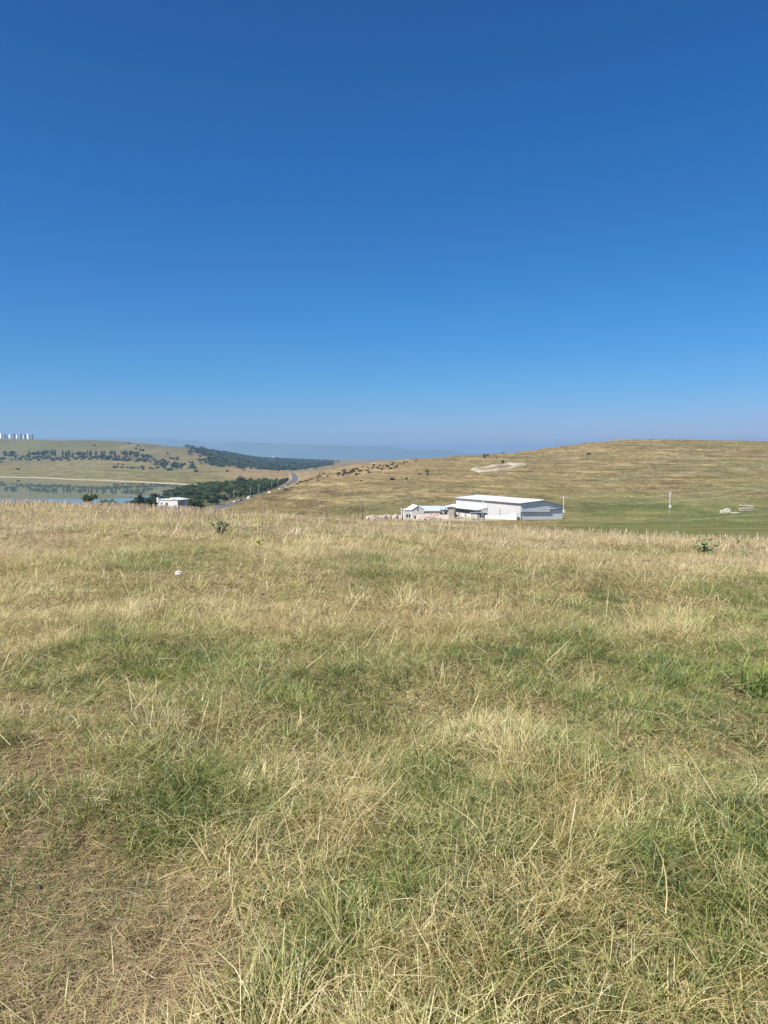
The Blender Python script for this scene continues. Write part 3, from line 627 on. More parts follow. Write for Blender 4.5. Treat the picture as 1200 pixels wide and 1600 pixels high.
# far wood filling the valley: one mass
def far_wood():
    g = np.random.default_rng(5); vs, fs = [], []; base = crown('tmp', 'bush', 26, 9, LEAFD, .30); bv = np.array([v.co for v in base.vertices]); bpy.data.meshes.remove(base)
    n = 0; out = []
    X0 = g.uniform(-1, 1, 90000); Y = np.exp(g.uniform(math.log(1700), math.log(4200), 90000)); px = 300 + 260 * g.random(90000); x = (px - 600) / 1200 * Y
    dens = sstep(305, 360, px) * sstep(530, 470, px) * sstep(1750, 2050, Y + 110 * (fbm(px / 9, px * 0, 91, 4) - .5) * 4 - 6 * np.maximum(px - 440, 0)) * sstep(.34, .46, fbm(x / 160, Y / 220, 81, 4) + .28 * sstep(2000, 2600, Y)) * np.clip((2300 / Y) ** 1.2, 0, 1)
    ok = g.random(90000) < dens * .115; x, Y = x[ok], Y[ok]
    bx = []
    for k in range(80):                                                  # the wooded brow of the hill belongs to the same mass
        t = g.random(); bx.append(hit(288 + 58 * t ** .8 + g.uniform(-6, 6), 697.5 + 11 * t + abs(g.normal(0, 4 + 6 * t)) + 1, 1500))
    bx = np.array(bx); x = np.concatenate([x, bx[:, 0]]); Y = np.concatenate([Y, bx[:, 1]]); h = g.uniform(5.0, 10.5, len(x)); z = H(x, Y); a = g.uniform(0, 6.28, len(x))
    ca, sa = np.cos(a)[:, None], np.sin(a)[:, None]
    v = np.stack([(bv[None, :, 0] * ca - bv[None, :, 1] * sa) * h[:, None] * 1.25 + x[:, None], (bv[None, :, 0] * sa + bv[None, :, 1] * ca) * h[:, None] * 1.25 + Y[:, None], bv[None, :, 2] * h[:, None] + z[:, None] - .3], -1).reshape(-1, 3)
    o = link(bpy.data.objects.new('far_wood', np_mesh('far_wood', v, np.arange(len(v)).reshape(-1, 4), LEAFF))); tag(o, 'distant dark wood filling the hazy valley', kind='stuff')
far_wood()
# scrub on the near right hill
for px, py, lb, h, w, kd in ((853, 697.5, 'dark bush standing on the skyline of the right hill', 3.4, 1.0, 'shrubd'), (757.5, 713, 'dark bush near the ridge left of the earth ring', 3.0, 1.3, 'shrubd'), (762, 712, 'bush just right of another near the ridge above shed', 2.4, 1.2, 'shrubd'), (757, 715.5, 'low bush below the pair near the ridge', 2.0, 1.3, 'shrubd'),
    (786, 723.5, 'bush at the upper edge of the pale earth ring', 3.2, 1.2, 'shrub'), (786, 709, 'small bush on the ridge above the earth ring', 1.8, 1.3, 'shrubd'), (776, 716, 'tiny bush between the ridge and the earth ring', 1.6, 1.2, 'shrub'), (920, 711, 'lone bush high on the right hill slope', 3.0, 1.2, 'shrub'),
    (668, 739, 'brown bush in mid slope above the small house', 3.6, 1.1, 'shrub'), (668, 742.5, 'small bush right below the mid slope bush', 1.8, 1.3, 'shrubd'), (655, 742.5, 'small dark bush left of the mid slope bush', 2.0, 1.0, 'shrubd'), (635, 749, 'low round bush on the slope above the house roof', 1.6, 1.5, 'shrubd'), (612, 750, 'elongated low bush on the lower slope above the house', 2.0, 2.4, 'shrub'), (564, 752, 'low bush at the left of the lower hill slope', 1.4, 1.8, 'shrub'), (650, 721, 'small dark bush on the skyline left of the mid slope', 2.0, 1.3, 'shrubd')):
    x, y = hit(px, py, 200); shrub(kd, x, y, h, lb, 'bushes on the right hill', w)
for k in range(84):
    px = random.uniform(494, 644) if k < 62 else random.gauss(550, 14)
    py = np.interp(px, [494, 520, 560, 600, 644], [748, 742, 737, 729, 727]) + random.gauss(0, 2.8)
    top = np.interp(px, [480, 520, 560, 600, 650], [743, 734.5, 727.5, 722.5, 719]); py = max(py, top)
    x, y = hit(px, py, 300); shrub('shrub', x, y, random.uniform(1.1, 2.3), 'small brown scrub bush on the left shoulder of the hill', 'scrub on the left shoulder of the right hill', random.uniform(1.1, 1.9))
for px, py in ((470, 754), (474, 753.5), (477, 752.5), (467, 755), (464, 757), (455, 763), (481, 752), (486, 750), (447, 766)):
    x, y = hit(px, py, 400); shrub('shrub', x, y, random.uniform(1.0, 1.8), 'small scrub bush along the cut bank beside the road', 'scrub along the road cut', 2.0)
# poles, buildings and the rest follow

# ------------------------------------------------------------------ warehouse
BASEZ = -19.5
wh = empty('warehouse', (44.6, 250, BASEZ), math.atan2(.466, .885))
tag(wh, 'long white metal warehouse with low gabled roof below the hill', 'warehouse')
L, W, RX = 38.4, 17.7, 9.25; E1, RZ, E2 = 6.2, 6.95, 4.9
MB().box(0, .2, 0, L, -1.2, E1 - .05).build('long_wall', CLAD, wh)
for k in range(1, 13): MB().box(-.03, .0, L * k / 13 - .04, L * k / 13 + .04, 2.2, E1 - .1).build('panel_seam', CLAD, wh)
MB().box(W - .2, W, .2, L - .2, -1.2, E2 - .05).build('rear_wall', CLAD, wh)
up = [(.0, 3.4), (12.2, 3.0), (12.2, 3.85), (W, 3.85), (W, E2 - .05), (RX, RZ - .05), (.0, E1 - .05)]
def soft(c, r=.45): return simple('gable_cladding', c, r, .03, .3)
GCL = soft((.68, .70, .73))  # lighter copy of the cladding, lifts the shaded gable end by colour
MB().prism(up, -.12, .12).build('gable_cladding', GCL, wh)
for z in (4.0, 4.6, 5.2): MB().box(.3, W - .4 if z < 4.6 else (15.2 if z < 5 else 13), -.16, -.11, z, z + .035).build('cladding_rib', GCL, wh)
MB().prism([(.0, -1.2), (W, -1.2), (W, 3.85), (12.2, 3.85), (12.2, 3.0), (0, 3.4)], .14, .34).build('gable_base', GCL, wh)
MB().add([(.0, -.2, 3.32), (12.3, -.2, 2.92), (12.3, -.2, 3.06), (.0, -.2, 3.46), (.0, -.1, 3.32), (12.3, -.1, 2.92), (12.3, -.1, 3.06), (.0, -.1, 3.46)], [(0, 1, 2, 3), (7, 6, 5, 4), (0, 4, 5, 1), (1, 5, 6, 2), (2, 6, 7, 3), (3, 7, 4, 0)]).build('drip_trim', DARK, wh)
MB().box(12.2, W, -.2, -.1, 3.74, 3.88).build('drip_trim', DARK, wh); MB().box(12.14, 12.28, -.2, -.1, 3.06, 3.74).build('drip_trim', DARK, wh)
MB().prism([(.2, -1.2), (W - .2, -1.2), (W - .2, E2 - .1), (RX, RZ - .1), (.2, E1 - .1)], L - .2, L).build('back_gable', CLAD, wh)
for nm, (x0, z0, x1, z1) in (('roof_slope', (-.45, E1, RX, RZ)), ('roof_slope', (RX, RZ, W + .4, E2))):
    MB().prism([(x0, z0), (x1, z1), (x1, z1 + .16), (x0, z0 + .16)], -.5, L + .5).build(nm, TINROOF, wh)
for k in range(1, 20):
    yy = L * k / 20
    for (x0, z0, x1, z1) in ((-.45, E1, RX - .35, RZ - .03),): MB().prism([(x0, z0 + .165), (x1, z1 + .165), (x1, z1 + .23), (x0, z0 + .23)], yy - .05, yy + .05).build('roof_rib', TINROOF, wh)
MB().prism([(RX - .3, RZ + .17), (RX, RZ + .2), (RX + .3, RZ + .1), (RX, RZ + .27)], -.52, L + .52).build('ridge_cap', TINROOF, wh)
MB().box(-.62, -.46, -.5, L + .5, E1 - .16, E1 + .04).build('gutter', DARK, wh)
for (x0, z0, x1, z1) in ((-.45, E1, RX, RZ), (RX, RZ, W + .4, E2)): MB().prism([(x0, z0 - .16), (x1, z1 - .16), (x1, z1 + .02), (x0, z0 + .02)], -.54, -.46).build('verge_board', DARK, wh)
for s, zb in ((.3, 3.2), (18.6, 3.3), (33.5, 4.6)): MB().tube((-.14, s, E1 - .2), (-.14, s, zb), .07, n=6).build('downpipe', GREYB, wh)
dr = MB().box(-.06, -.01, 6.3, 11.0, 0, 3.75).build('door', CLAD, wh)
MB().box(-.12, -.02, 10.98, 11.2, 0, 3.9).build('door_frame', DARK, dr); MB().box(-.12, -.02, 6.1, 10.98, 3.75, 3.88).build('door_frame', GREYB, dr)
# lean-to canopy on the long side
cn = MB().add([(-.02, 18.2, 3.75), (-.02, 40.2, 3.75), (-4.2, 40.2, 3.05), (-4.2, 18.2, 3.05), (-.02, 18.2, 3.9), (-.02, 40.2, 3.9), (-4.2, 40.2, 3.2), (-4.2, 18.2, 3.2)], [(0, 1, 2, 3), (7, 6, 5, 4), (0, 4, 5, 1), (1, 5, 6, 2), (2, 6, 7, 3), (3, 7, 4, 0)]).build('canopy_roof', TINROOF, wh)
MB().box(-4.3, -4.2, 18.2, 40.2, 2.98, 3.14).build('canopy_fascia', GREYB, cn)
MB().prism([(-.05, 1.6), (-.05, 3.7), (-4.1, 3.05)], 18.3, 18.45).build('canopy_end', GREYB, cn)
for s in (18.6, 22.3, 26.2, 30.4, 34.6, 39.9): MB().box(-4.1, -3.92, s, s + .18, -1.2, 3.05).build('canopy_post', DARK, cn)
MB().box(-.10, -.02, 18.6, 38.2, 1.45, 3.4).build('painted_shade_panel', GREYB, wh)  # grey sheet standing in for the band of shade under the canopy
MB().box(-3.3, -3.05, 18.8, 39.6, -1.2, 1.35).build('parapet', WHITE, wh)
# stepped plinth in front of the long wall
for s0, s1, zt in ((.05, 2.4, 3.1), (2.4, 4.6, 2.5), (4.6, 9.0, 1.85), (9.0, 13.0, 1.55), (13.0, 18.0, 1.25)):
    MB().box(-1.6, -1.25, s0, s1, -1.4, zt).build('stepped_plinth', GREYB, wh)
gy = empty('yard_gate', (*on_px(747, 240), hz(*on_px(747, 240))), .25); tag(gy, 'small dark barred yard gate in front of the warehouse', 'gate')
for k in range(9): MB().box(-2.2 + k * .55, -2.2 + k * .55 + .12, -.03, .03, 0, 2.6).build('bar', DARK if k % 3 else WHITE, gy)
for z in (.5, 2.3): MB().box(-2.3, 2.45, .031, .08, z, z + .1).build('rail', DARK, gy)
MB().box(-2.6, 3.4, -.3, .4, 2.65, 2.78).build('gate_roof', GREYROOF, gy)
kb = empty('gatehouse', (*on_px(704.5, 262), hz(*on_px(704.5, 262))), .2); tag(kb, 'narrow pale booth with flat roof at the left end of the warehouse', 'booth')
MB().box(-1.0, 1.0, -.8, .8, -.6, 4.0).build('wall', CONC, kb); MB().box(-2.4, 2.0, -1.2, 1.2, 4.0, 4.15).build('roof', TINROOF, kb); MB().box(-2.3, -2.15, -1.1, -.95, -.6, 4.0).build('post', DARK, kb); MB().box(1.3, 1.5, -1.1, -.9, -.6, 4.0).build('post', DARK, kb)

# ------------------------------------------------------------------ small white house and its outbuildings
x, y = on_px(645, 262); z = zat(815, 262)
hs_ = empty('white_house', (x, y, z), R(12)); tag(hs_, 'small white gabled house left of the warehouse', 'house')
MB().box(-3.3, -1.0, -2.2, 3.5, -.5, 4.1).build('side_wing', WHITE, hs_)
MB().prism([(-1.0, -.5), (3.1, -.5), (3.1, 4.3), (1.0, 5.55), (-1.0, 4.3)], -3.0, 4.0).build('wall', WHITE, hs_)
MB().box(-3.5, -1.0, -2.4, 3.7, 4.1, 4.24).build('wing_roof', TINROOF, hs_)
for a, b in (((-1.3, 4.16), (1.02, 5.6)), ((.98, 5.6), (3.4, 4.16))): MB().prism([a, b, (b[0], b[1] + .14), (a[0], a[1] + .14)], -3.25, 4.2).build('roof_slope', TINROOF, hs_)
for x0, x1, z0, z1, yy in ((.75, 1.2, 4.0, 4.75, -3.0), (-.3, .3, 1.0, 2.2, -3.0), (1.5, 2.1, 1.0, 2.2, -3.0), (-2.8, -2.2, 1.7, 2.7, -2.2), (-1.9, -1.4, 1.7, 2.7, -2.2)):
    w_ = MB().box(x0, x1, yy - .03, yy + .02, z0, z1).build('window', GLASS, hs_); MB().box(x0 - .08, x1 + .08, yy - .06, yy - .031, z0 - .1, z0 - .02).build('sill', WHITE, w_)
MB().box(.55, 1.25, -3.04, -2.98, -.3, 2.2).build('door', GREYROOF, hs_)
x, y = on_px(669, 272); z = zat(812, 272)
ob = empty('outbuilding', (x, y, z), R(8)); tag(ob, 'long low outbuilding with blue grey roof behind the white house', 'outbuilding')
MB().box(-4.2, 3.7, -2.4, 3.6, -.6, 3.3).build('wall', PINKW, ob)
MB().add([(-4.6, -2.8, 3.2), (4.0, -2.8, 3.2), (4.0, .8, 4.75), (-4.6, .8, 4.75), (-4.6, -2.8, 3.36), (4.0, -2.8, 3.36), (4.0, .8, 4.9), (-4.6, .8, 4.9)], [(0, 1, 2, 3), (7, 6, 5, 4), (0, 4, 5, 1), (1, 5, 6, 2), (2, 6, 7, 3), (3, 7, 4, 0)]).build('roof_slope', GREYROOF, ob)
MB().add([(-4.6, 4.2, 3.2), (4.0, 4.2, 3.2), (4.0, .8, 4.75), (-4.6, .8, 4.75), (-4.6, 4.2, 3.36), (4.0, 4.2, 3.36), (4.0, .801, 4.9), (-4.6, .801, 4.9)], [(3, 2, 1, 0), (4, 5, 6, 7), (0, 1, 5, 4), (1, 2, 6, 5), (2, 3, 7, 6), (3, 0, 4, 7)]).build('roof_slope', GREYROOF, ob)
for k in (-2.6, .2, 2.4): MB().box(k, k + .7, -2.44, -2.38, 1.2, 2.2).build('window', GLASS, ob)
x, y = on_px(695, 275); z = zat(812, 275)
sh = empty('open_shed', (x, y, z), R(5)); tag(sh, 'open shed with blue grey roof between outbuilding and warehouse', 'shed')
MB().add([(-2.8, -2.4, 3.7), (2.9, -2.4, 3.7), (2.9, 3.0, 4.6), (-2.8, 3.0, 4.6), (-2.8, -2.4, 3.85), (2.9, -2.4, 3.85), (2.9, 3.0, 4.75), (-2.8, 3.0, 4.75)], [(0, 1, 2, 3), (7, 6, 5, 4), (0, 4, 5, 1), (1, 5, 6, 2), (2, 6, 7, 3), (3, 7, 4, 0)]).build('roof', GREYROOF, sh)
MB().box(-2.6, -.6, -2.1, -1.95, -.6, 3.7).build('front_panel', WHITE, sh); MB().box(-2.6, 2.7, 2.6, 2.75, -.6, 4.5).build('back_wall', GREYB, sh)
for k in (-1.9, -.2, 2.5): MB().box(k, k + .16, -2.3, -2.14, -.6, 3.72).build('post', WHITE, sh)
tk = empty('water_tank', (x + 1.1, y - .6, z - .3), 0.0); tag(tk, 'dark green round tank standing inside the open shed', 'tank')
TANKM = simple('green_tank_paint', (.05, .075, .05), .6, .2, 1)
MB().tube((0, 0, 0), (0, 0, 2.5), 1.1, n=20).build('drum', TANKM, tk); MB().tube((0, 0, 2.5), (0, 0, 2.8), 1.08, .3, 20).build('lid', TANKM, tk)
# low rubble heaps and broken walls left of the house
STONE = simple('pink_rubble', (.52, .43, .38), .95, .22, 1.2, bump=.3)
def rubble(px, Y, wd, ht, nst, seed, label, mat, name='rubble_heap', py=None):
    g = np.random.default_rng(seed); x, y = on_px(px, Y); zz = hz(x, y) if py is None else zat(py, Y)
    mb = MB()
    for k in range(nst):
        u = g.uniform(-1, 1); r = g.uniform(.22, .55); c = Vector((u * wd / 2, g.normal(0, .5), (1 - u * u * .7) * ht * g.uniform(0, 1)))
        pts = [c + Vector((sx, sy, sz)) * r * g.uniform(.55, 1.1) for sx in (-1, 1) for sy in (-1, 1) for sz in (-.8, .8)]
        mb.add(pts, [(0, 1, 3, 2), (4, 6, 7, 5), (0, 4, 5, 1), (2, 3, 7, 6), (0, 2, 6, 4), (1, 5, 7, 3)])
    o = mb.build(name, mat); o.location = (x, y, zz - .1); o.rotation_euler = (0, 0, g.uniform(-.2, .2)); o['kind'] = 'stuff'; o['label'] = label; return o
rubble(583, 255, 5.5, 1.3, 70, 1, 'pale rubble heap at the left end of the yard', STONE, py=811.5)
rubble(603, 258, 5.0, 1.5, 60, 2, 'pinkish rubble heap in the middle of the yard edge', STONE, py=811)
rubble(620, 258, 3.2, 1.7, 40, 3, 'rubble heap right beside the white house', STONE, py=811)
rubble(672, 250, 7.0, 1.4, 80, 4, 'rubble strewn in front of the outbuilding', STONE, py=812)
x, y = on_px(612, 262); yw = MB().box(-5.5, 3.5, -.15, .15, -1.2, 1.5).build('yard_wall', PINKW); yw.location = (x, y, zat(812, 262)); tag(yw, 'low pinkish yard wall left of the white house', 'wall')
x, y = on_px(678, 258); yw = MB().box(-6.0, 5.0, -.15, .15, -1.2, 1.7).build('yard_wall', PINKW); yw.location = (x, y, zat(812, 258)); tag(yw, 'low pinkish yard wall in front of the outbuilding', 'wall')

# ------------------------------------------------------------------ white cabin by the road
x, y = on_px(269, 235); zr = zat(780.5, 235)
cb_ = empty('white_cabin', (x, y, zr - 2.6), R(-20)); cb_.scale = (.85, .85, .86); tag(cb_, 'small flat roofed white cabin above the grass left of the road', 'cabin')
MB().box(-4.5, 3.8, -2, 3, -1, 3.0).build('wall', WHITE, cb_)
MB().box(-4.75, 4.0, -2.25, 3.2, 3.0, 3.16).build('roof', TINROOF, cb_)
MB().add([(.6, -2.3, 3.55), (5.4, -2.3, 3.05), (5.4, 3.2, 3.05), (.6, 3.2, 3.55), (.6, -2.3, 3.70), (5.4, -2.3, 3.2), (5.4, 3.2, 3.2), (.6, 3.2, 3.7)], [(0, 3, 2, 1), (4, 5, 6, 7), (0, 1, 5, 4), (1, 2, 6, 5), (2, 3, 7, 6), (3, 0, 4, 7)]).build('porch_roof', TINROOF, cb_)
MB().box(-5.0, -4.2, -2.2, -1.5, 1.9, 3.75).build('chimney', WHITE, cb_)
MB().box(3.8, 5.0, .5, 2.8, -1, 3.0).build('porch_wall', GREYB, cb_); MB().box(5.1, 5.25, -2.1, -1.95, -1, 3.07).build('porch_post', DARK, cb_)
tn = MB().tube((-.7, .4, 3.4), (.1, .4, 3.4), .38, n=12).build('roof_tank', WHITE, cb_, True)
w_ = MB().box(-1.3, -.4, -2.03, -1.98, .9, 2.0).build('window', GLASS, cb_); MB().box(-1.42, -.28, -2.08, -2.031, .8, .9).build('sill', WHITE, w_); MB().box(-.88, -.82, -2.05, -2.031, .9, 2.0).build('frame', WHITE, w_)
w_ = MB().box(-3.3, -2.7, -2.03, -1.98, 1.5, 2.0).build('window', GLASS, cb_)

# ------------------------------------------------------------------ poles
def pole(px, pt, Y, pb, mat, label, arm=None, r=.13, box=None):
    x, y = on_px(px, Y); zt = zat(pt, Y); zb = hz(x, y)
    e = empty('utility_pole', (x, y, zb), 0); tag(e, label, 'pole', 'poles in the valley')
    MB().tube((0, 0, -.6), (0, 0, zt - zb), r, r * .75, 8).build('post', mat, e, True)
    if arm:
        MB().box(-arm, arm, -.06, .06, zt - zb - .55, zt - zb - .42).build('crossarm', mat, e)
        for k in (-.9, 0, .9): MB().tube((k * arm, 0, zt - zb - .42), (k * arm, 0, zt - zb - .18), .05, .04, 6).build('insulator', GREYB, e)
    if box: MB().box(-.3, .3, -.4, -.12, box, box + .8).build('switch_box', GREYB, e)
pole(880.5, 774.5, 228, 820, STEELP, 'pale pole with crossarm at the right corner of the warehouse', 1.1, .12, 3.0)
pole(1046.5, 768, 228, 818, STEELP, 'tall pale pole standing alone in the green meadow', .5, .12, 4.4)
pole(755, 780, 225, 817, STEELP, 'thin pale pole in front of the warehouse canopy', None, .11)
pole(566, 781.5, 225, 806, WOODP, 'dark wooden pole left of the rubble heaps', None, .14)
pole(629, 781, 228, 810, WOODP, 'dark wooden pole at the left wall of the white house', .35, .13)
pole(510, 783, 225, 800, WOODP, 'thin dark pole on the slope left of the rubble', None, .10)
pole(463, 783, 225, 800, WOODP, 'thin dark pole on the slope below the road bend', None, .10)
pole(413, 780.5, 225, 800, WOODP, 'short dark pole with a wider top near the road', .3, .11)

# ------------------------------------------------------------------ slabs and rocks in the right meadow
x, y = hit(1166, 797.5, 150); sl = empty('slab_stack', (x, y, hz(x, y)), R(6)); tag(sl, 'stack of weathered concrete slabs at the right end of the meadow', 'slabs')
g = np.random.default_rng(4)
for k, (x0, x1, y0, y1, z0, th) in enumerate(((-2.9, 2.1, -1.2, .8, 0, .35), (-3.0, 1.4, -.9, 1.1, .62, .33), (-1.6, 2.9, -.8, 1.2, 1.18, .33), (-2.4, 2.6, -.4, 1.5, 1.75, .32), (.6, 2.9, -1.3, .7, .52, .28))):
    o = MB().box(x0, x1, y0, y1, 0, th).build('slab', CONC, sl, bevel=.03); o.location = (0, 0, z0); o.rotation_euler = (R(g.uniform(-3, 3)), R(g.uniform(-4, 4)), R(g.uniform(-9, 9)))
for k, (a, b, c) in enumerate(((-2.2, -.2, .28), (1.2, .2, .28), (-1.0, .4, .9), (1.6, .3, .9), (-.8, .5, 1.45), (1.7, .6, 1.45))): MB().box(a, a + .4, b, b + .5, c, c + .34).build('spacer', CONC, sl)
def boulder(px, py, sx, sy, sz, seed, label, tilt=0, mat=CONC):
    x, y = hit(px, py, 150); g = np.random.default_rng(seed); bm = bmesh.new(); bmesh.ops.create_icosphere(bm, subdivisions=3, radius=1.0)
    for v in bm.verts:
        d = v.co.copy(); q = max(abs(d.x), abs(d.y), abs(d.z)); d = d / (q ** .75)
        nn = float(fbm(np.array([d.x * 1.3 + seed]), np.array([d.y * 1.3 + d.z * 1.7]), seed, 3)[0]) - .5
        d *= 1 + .4 * nn; v.co = Vector((d.x * sx, d.y * sy, d.z * sz))
    me = bpy.data.meshes.new('boulder'); bm.to_mesh(me); bm.free(); me.materials.append(mat)
    o = inst('boulder', me, None, (x, y, hz(x, y) + sz * .55)); o.rotation_euler = (0, tilt, g.uniform(-.3, .3)); tag(o, label, 'boulder', 'pale blocks in the right meadow')
boulder(1135.5, 801, 1.35, 1.0, 1.05, 2, 'largest upright pale block in the right meadow', -.15)
boulder(1128, 802, .75, .7, .8, 5, 'small pale block leaning on the left of the upright block')
boulder(1148, 802, 2.0, .7, .28, 8, 'flat long pale block right of the upright block', .04)

# ------------------------------------------------------------------ pale earth bank ring on the hill
EARTH = simple('pale_spoil_earth', (.34, .29, .21), 1.0, .15, .15, bump=.4)
ring = [hit(a, b, 300) for a, b in ((741, 734), (752, 737.5), (775, 735), (800, 731), (819, 726.5), (806, 726.5), (795, 725), (770, 729), (748, 732.5))]
pts = []
for k in range(len(ring)):
    a, b = np.array(ring[k]), np.array(ring[(k + 1) % len(ring)])
    for t in np.linspace(0, 1, 8, endpoint=False): pts.append(a + (b - a) * t)
pts = np.array(pts); mb = MB(); n = len(pts); vv = []
for k in range(n):
    d = pts[(k + 1) % n] - pts[k - 1]; d /= np.hypot(*d); nr_ = np.array([-d[1], d[0]]); wv = 2.6 + 1.5 * float(vnoise(np.array([k * .6]), np.array([1.]), 3)[0]); hh = 1.1 + .9 * float(vnoise(np.array([k * .5]), np.array([7.]), 5)[0])
    for o, zz in ((-wv, -.3), (-wv * .4, hh), (wv * .4, hh * .9), (wv, -.3)):
        q = pts[k] + nr_ * o; vv.append((q[0], q[1], hz(q[0], q[1]) + zz))
fs = [(4 * k + i, 4 * k + i + 1, 4 * ((k + 1) % n) + i + 1, 4 * ((k + 1) % n) + i) for k in range(n) for i in range(3)]
er = mb.add(vv, fs).build('earth_bank', EARTH, None, True); tag(er, 'pale ring shaped earth bank on the slope above the warehouse', 'earth bank')

# ------------------------------------------------------------------ tower blocks on the far left ridge and the distant town
TOWW = simple('tower_white', (.74, .73, .71), .8, .05, .02); TOWD = simple('tower_painted_shade', (.30, .27, .25), .9, .08, .02)  # brown bodies stand in for shaded tower faces, shade put into the colour
def tower(px, Y, wpx, top, mat, label, name='tower_block', group='tower blocks on the far left ridge', rz=.6, strips=False):
    x, y = on_px(px, Y); w = wpx / 1200 * Y / (abs(math.cos(rz)) + .75 * abs(math.sin(rz))); z0 = hz(x, y) - 3; zt = zat(top, Y); h = zt - z0; d = w * .75
    e = empty(name, (x, y, z0), rz); tag(e, label, 'tower block', group)
    MB().box(-w / 2, w / 2, -d / 2, d / 2, 0, h).build('wall', mat, e)
    MB().box(-w / 5, w / 5, -d / 5, d / 5, h, h + 2.6).build('roof_house', mat, e)
    MB().box(-w / 2 - .3, w / 2 + .3, -d / 2 - .3, d / 2 + .3, h - .5, h + .6).build('parapet', mat, e)
    if strips:
        for k in range(3):
            xx = -w / 2 + w * (k + .5) / 3; MB().box(xx - w * .04, xx + w * .04, -d / 2 - .06, -d / 2 - .01, 3, h - 2).build('window_column', GLASS, e)
        for k in range(2):
            yy = -d / 2 + d * (k + .5) / 2; MB().box(-w / 2 - .06, -w / 2 - .01, yy - d * .05, yy + d * .05, 3, h - 2).build('window_column', GLASS, e)
for px, wp, tp, mt, lb in ((.5, 3.4, 677.6, TOWD, 'shade painted tower block cut by the left edge of the view'), (5.8, 5.0, 677.4, TOWW, 'leftmost white tower block on the far ridge'), (11.6, 3.6, 678.3, TOWD, 'shade painted tower block right of the leftmost white one'), (15.3, 2.2, 681, TOWD, 'lowest shade painted block between two white towers'),
    (19.6, 4.6, 678.9, TOWW, 'second white tower block from the left'), (25.5, 4.2, 678.2, TOWD, 'widest shade painted tower block in the middle of the row'), (30.6, 4.0, 679.9, TOWW, 'third white tower block from the left'), (36.2, 4.0, 678.6, TOWD, 'tall shade painted tower block right of the third white tower'),
    (40.4, 2.4, 680, TOWW, 'slim white tower block in the right half of the row'), (42.9, 3.4, 679.4, TOWD, 'shade painted tower block touching the slim white tower'), (48, 5.0, 678.0, TOWW, 'rightmost white tower block on the far ridge'), (53.8, 3.4, 679.6, TOWD, 'rightmost shade painted tower block ending the row')):
    tower(px, 4450 + (px * 7) % 60, wp, tp, mt, lb, rz=-.45 if mt is TOWW else .75)
TOWNW = simple('town_white', (.78, .77, .75), .8, .05, .02)
for k, (px, top, wp) in enumerate(((417, 717.0, 3.5), (421, 716.0, 2.2), (425, 716.6, 3.0), (428.5, 713.2, 3.2), (430.5, 715.0, 4.5), (436, 716.6, 3.4), (441, 717.0, 2.6), (447, 717.2, 3.5), (392, 714.6, 3.6), (398, 714.8, 2.8), (404, 715.4, 3.2), (411, 716.2, 2.4), (466, 718.2, 5.0), (473, 718.6, 4.2), (457, 717.8, 3.0), (387, 713.4, 2.6))):
    x, y = on_px(px, 5600); base = hz(x, y)
    tower(px, 5600, wp, top, TOWNW, {3: 'tallest white block of the hazy distant town', 12: 'widest low white block at the right end of the town', 4: 'broad white block below the tallest in the distant town'}.get(k, 'small white building of the hazy distant town'), 'town_building', 'buildings of the distant town', .3, False)
for px, top, wp, lb in ((327, 706.3, 5, 'white building at the left foot of the wooded brow'), (334, 708.3, 6, 'long white building just right on the wooded brow'), (337, 709.3, 4, 'small white building lowest on the wooded brow')):
    x, y = on_px(px, 2560); w = wp / 1200 * 2560; z0 = hz(x, y); e = empty('hillside_building', (x, y, z0 - 1), .3); tag(e, lb, 'building', 'white buildings on the wooded brow')
    h = max(zat(top, 2560) - z0 + 1, 5); MB().box(-w / 2, w / 2, -3, 3, 0, h).build('wall', TOWNW, e); MB().prism([(-w / 2 - .4, h), (w / 2 + .4, h), (0, h + 1.6)], -3.4, 3.4).build('roof', TINROOF, e)

# ================================================================== FOREGROUND
# ------------------------------------------------------------------ leafy weeds, litter
WEED = leaf_mat('dock_leaf', (.15, .20, .085), (.29, .35, .16), .35); WEEDY = leaf_mat('yellow_leaf', (.42, .46, .05), (.55, .58, .10), .3)
def leaf_mesh(name, L, W, mat, bend=.5, lobes=0):
    n = 6; v, f = [], []
    for k in range(n + 1):
        t = k / n; w = W * math.sin(math.pi * min(1, .06 + t * .94)) ** .8 * (1 - .35 * t) * (1 + (.25 if lobes and k % 2 else 0)); y = L * t; z = -bend * L * t * t
        v += [(-w, y, z + .25 * w), (0, y, z), (w, y, z + .25 * w)]
    for k in range(n): a = 3 * k; f += [(a, a + 1, a + 4, a + 3), (a + 1, a + 2, a + 5, a + 4)]
    me = bpy.data.meshes.new(name); me.from_pydata(v, [], f); me.materials.append(mat); return me
LEAFM = [leaf_mesh('leaf', .15, .055, WEED, .25, 1), leaf_mesh('leaf', .12, .05, WEED, .4, 1), leaf_mesh('leaf', .09, .036, WEED, .2)]
WEEDG = leaf_mat('tufted_weed_leaf', (.12, .20, .04), (.30, .38, .09), .45)
NARROW = [leaf_mesh('leaf', .14, .007, WEEDG, .35), leaf_mesh('leaf', .11, .006, WEEDG, .5), leaf_mesh('leaf', .16, .007, WEEDG, .25)]
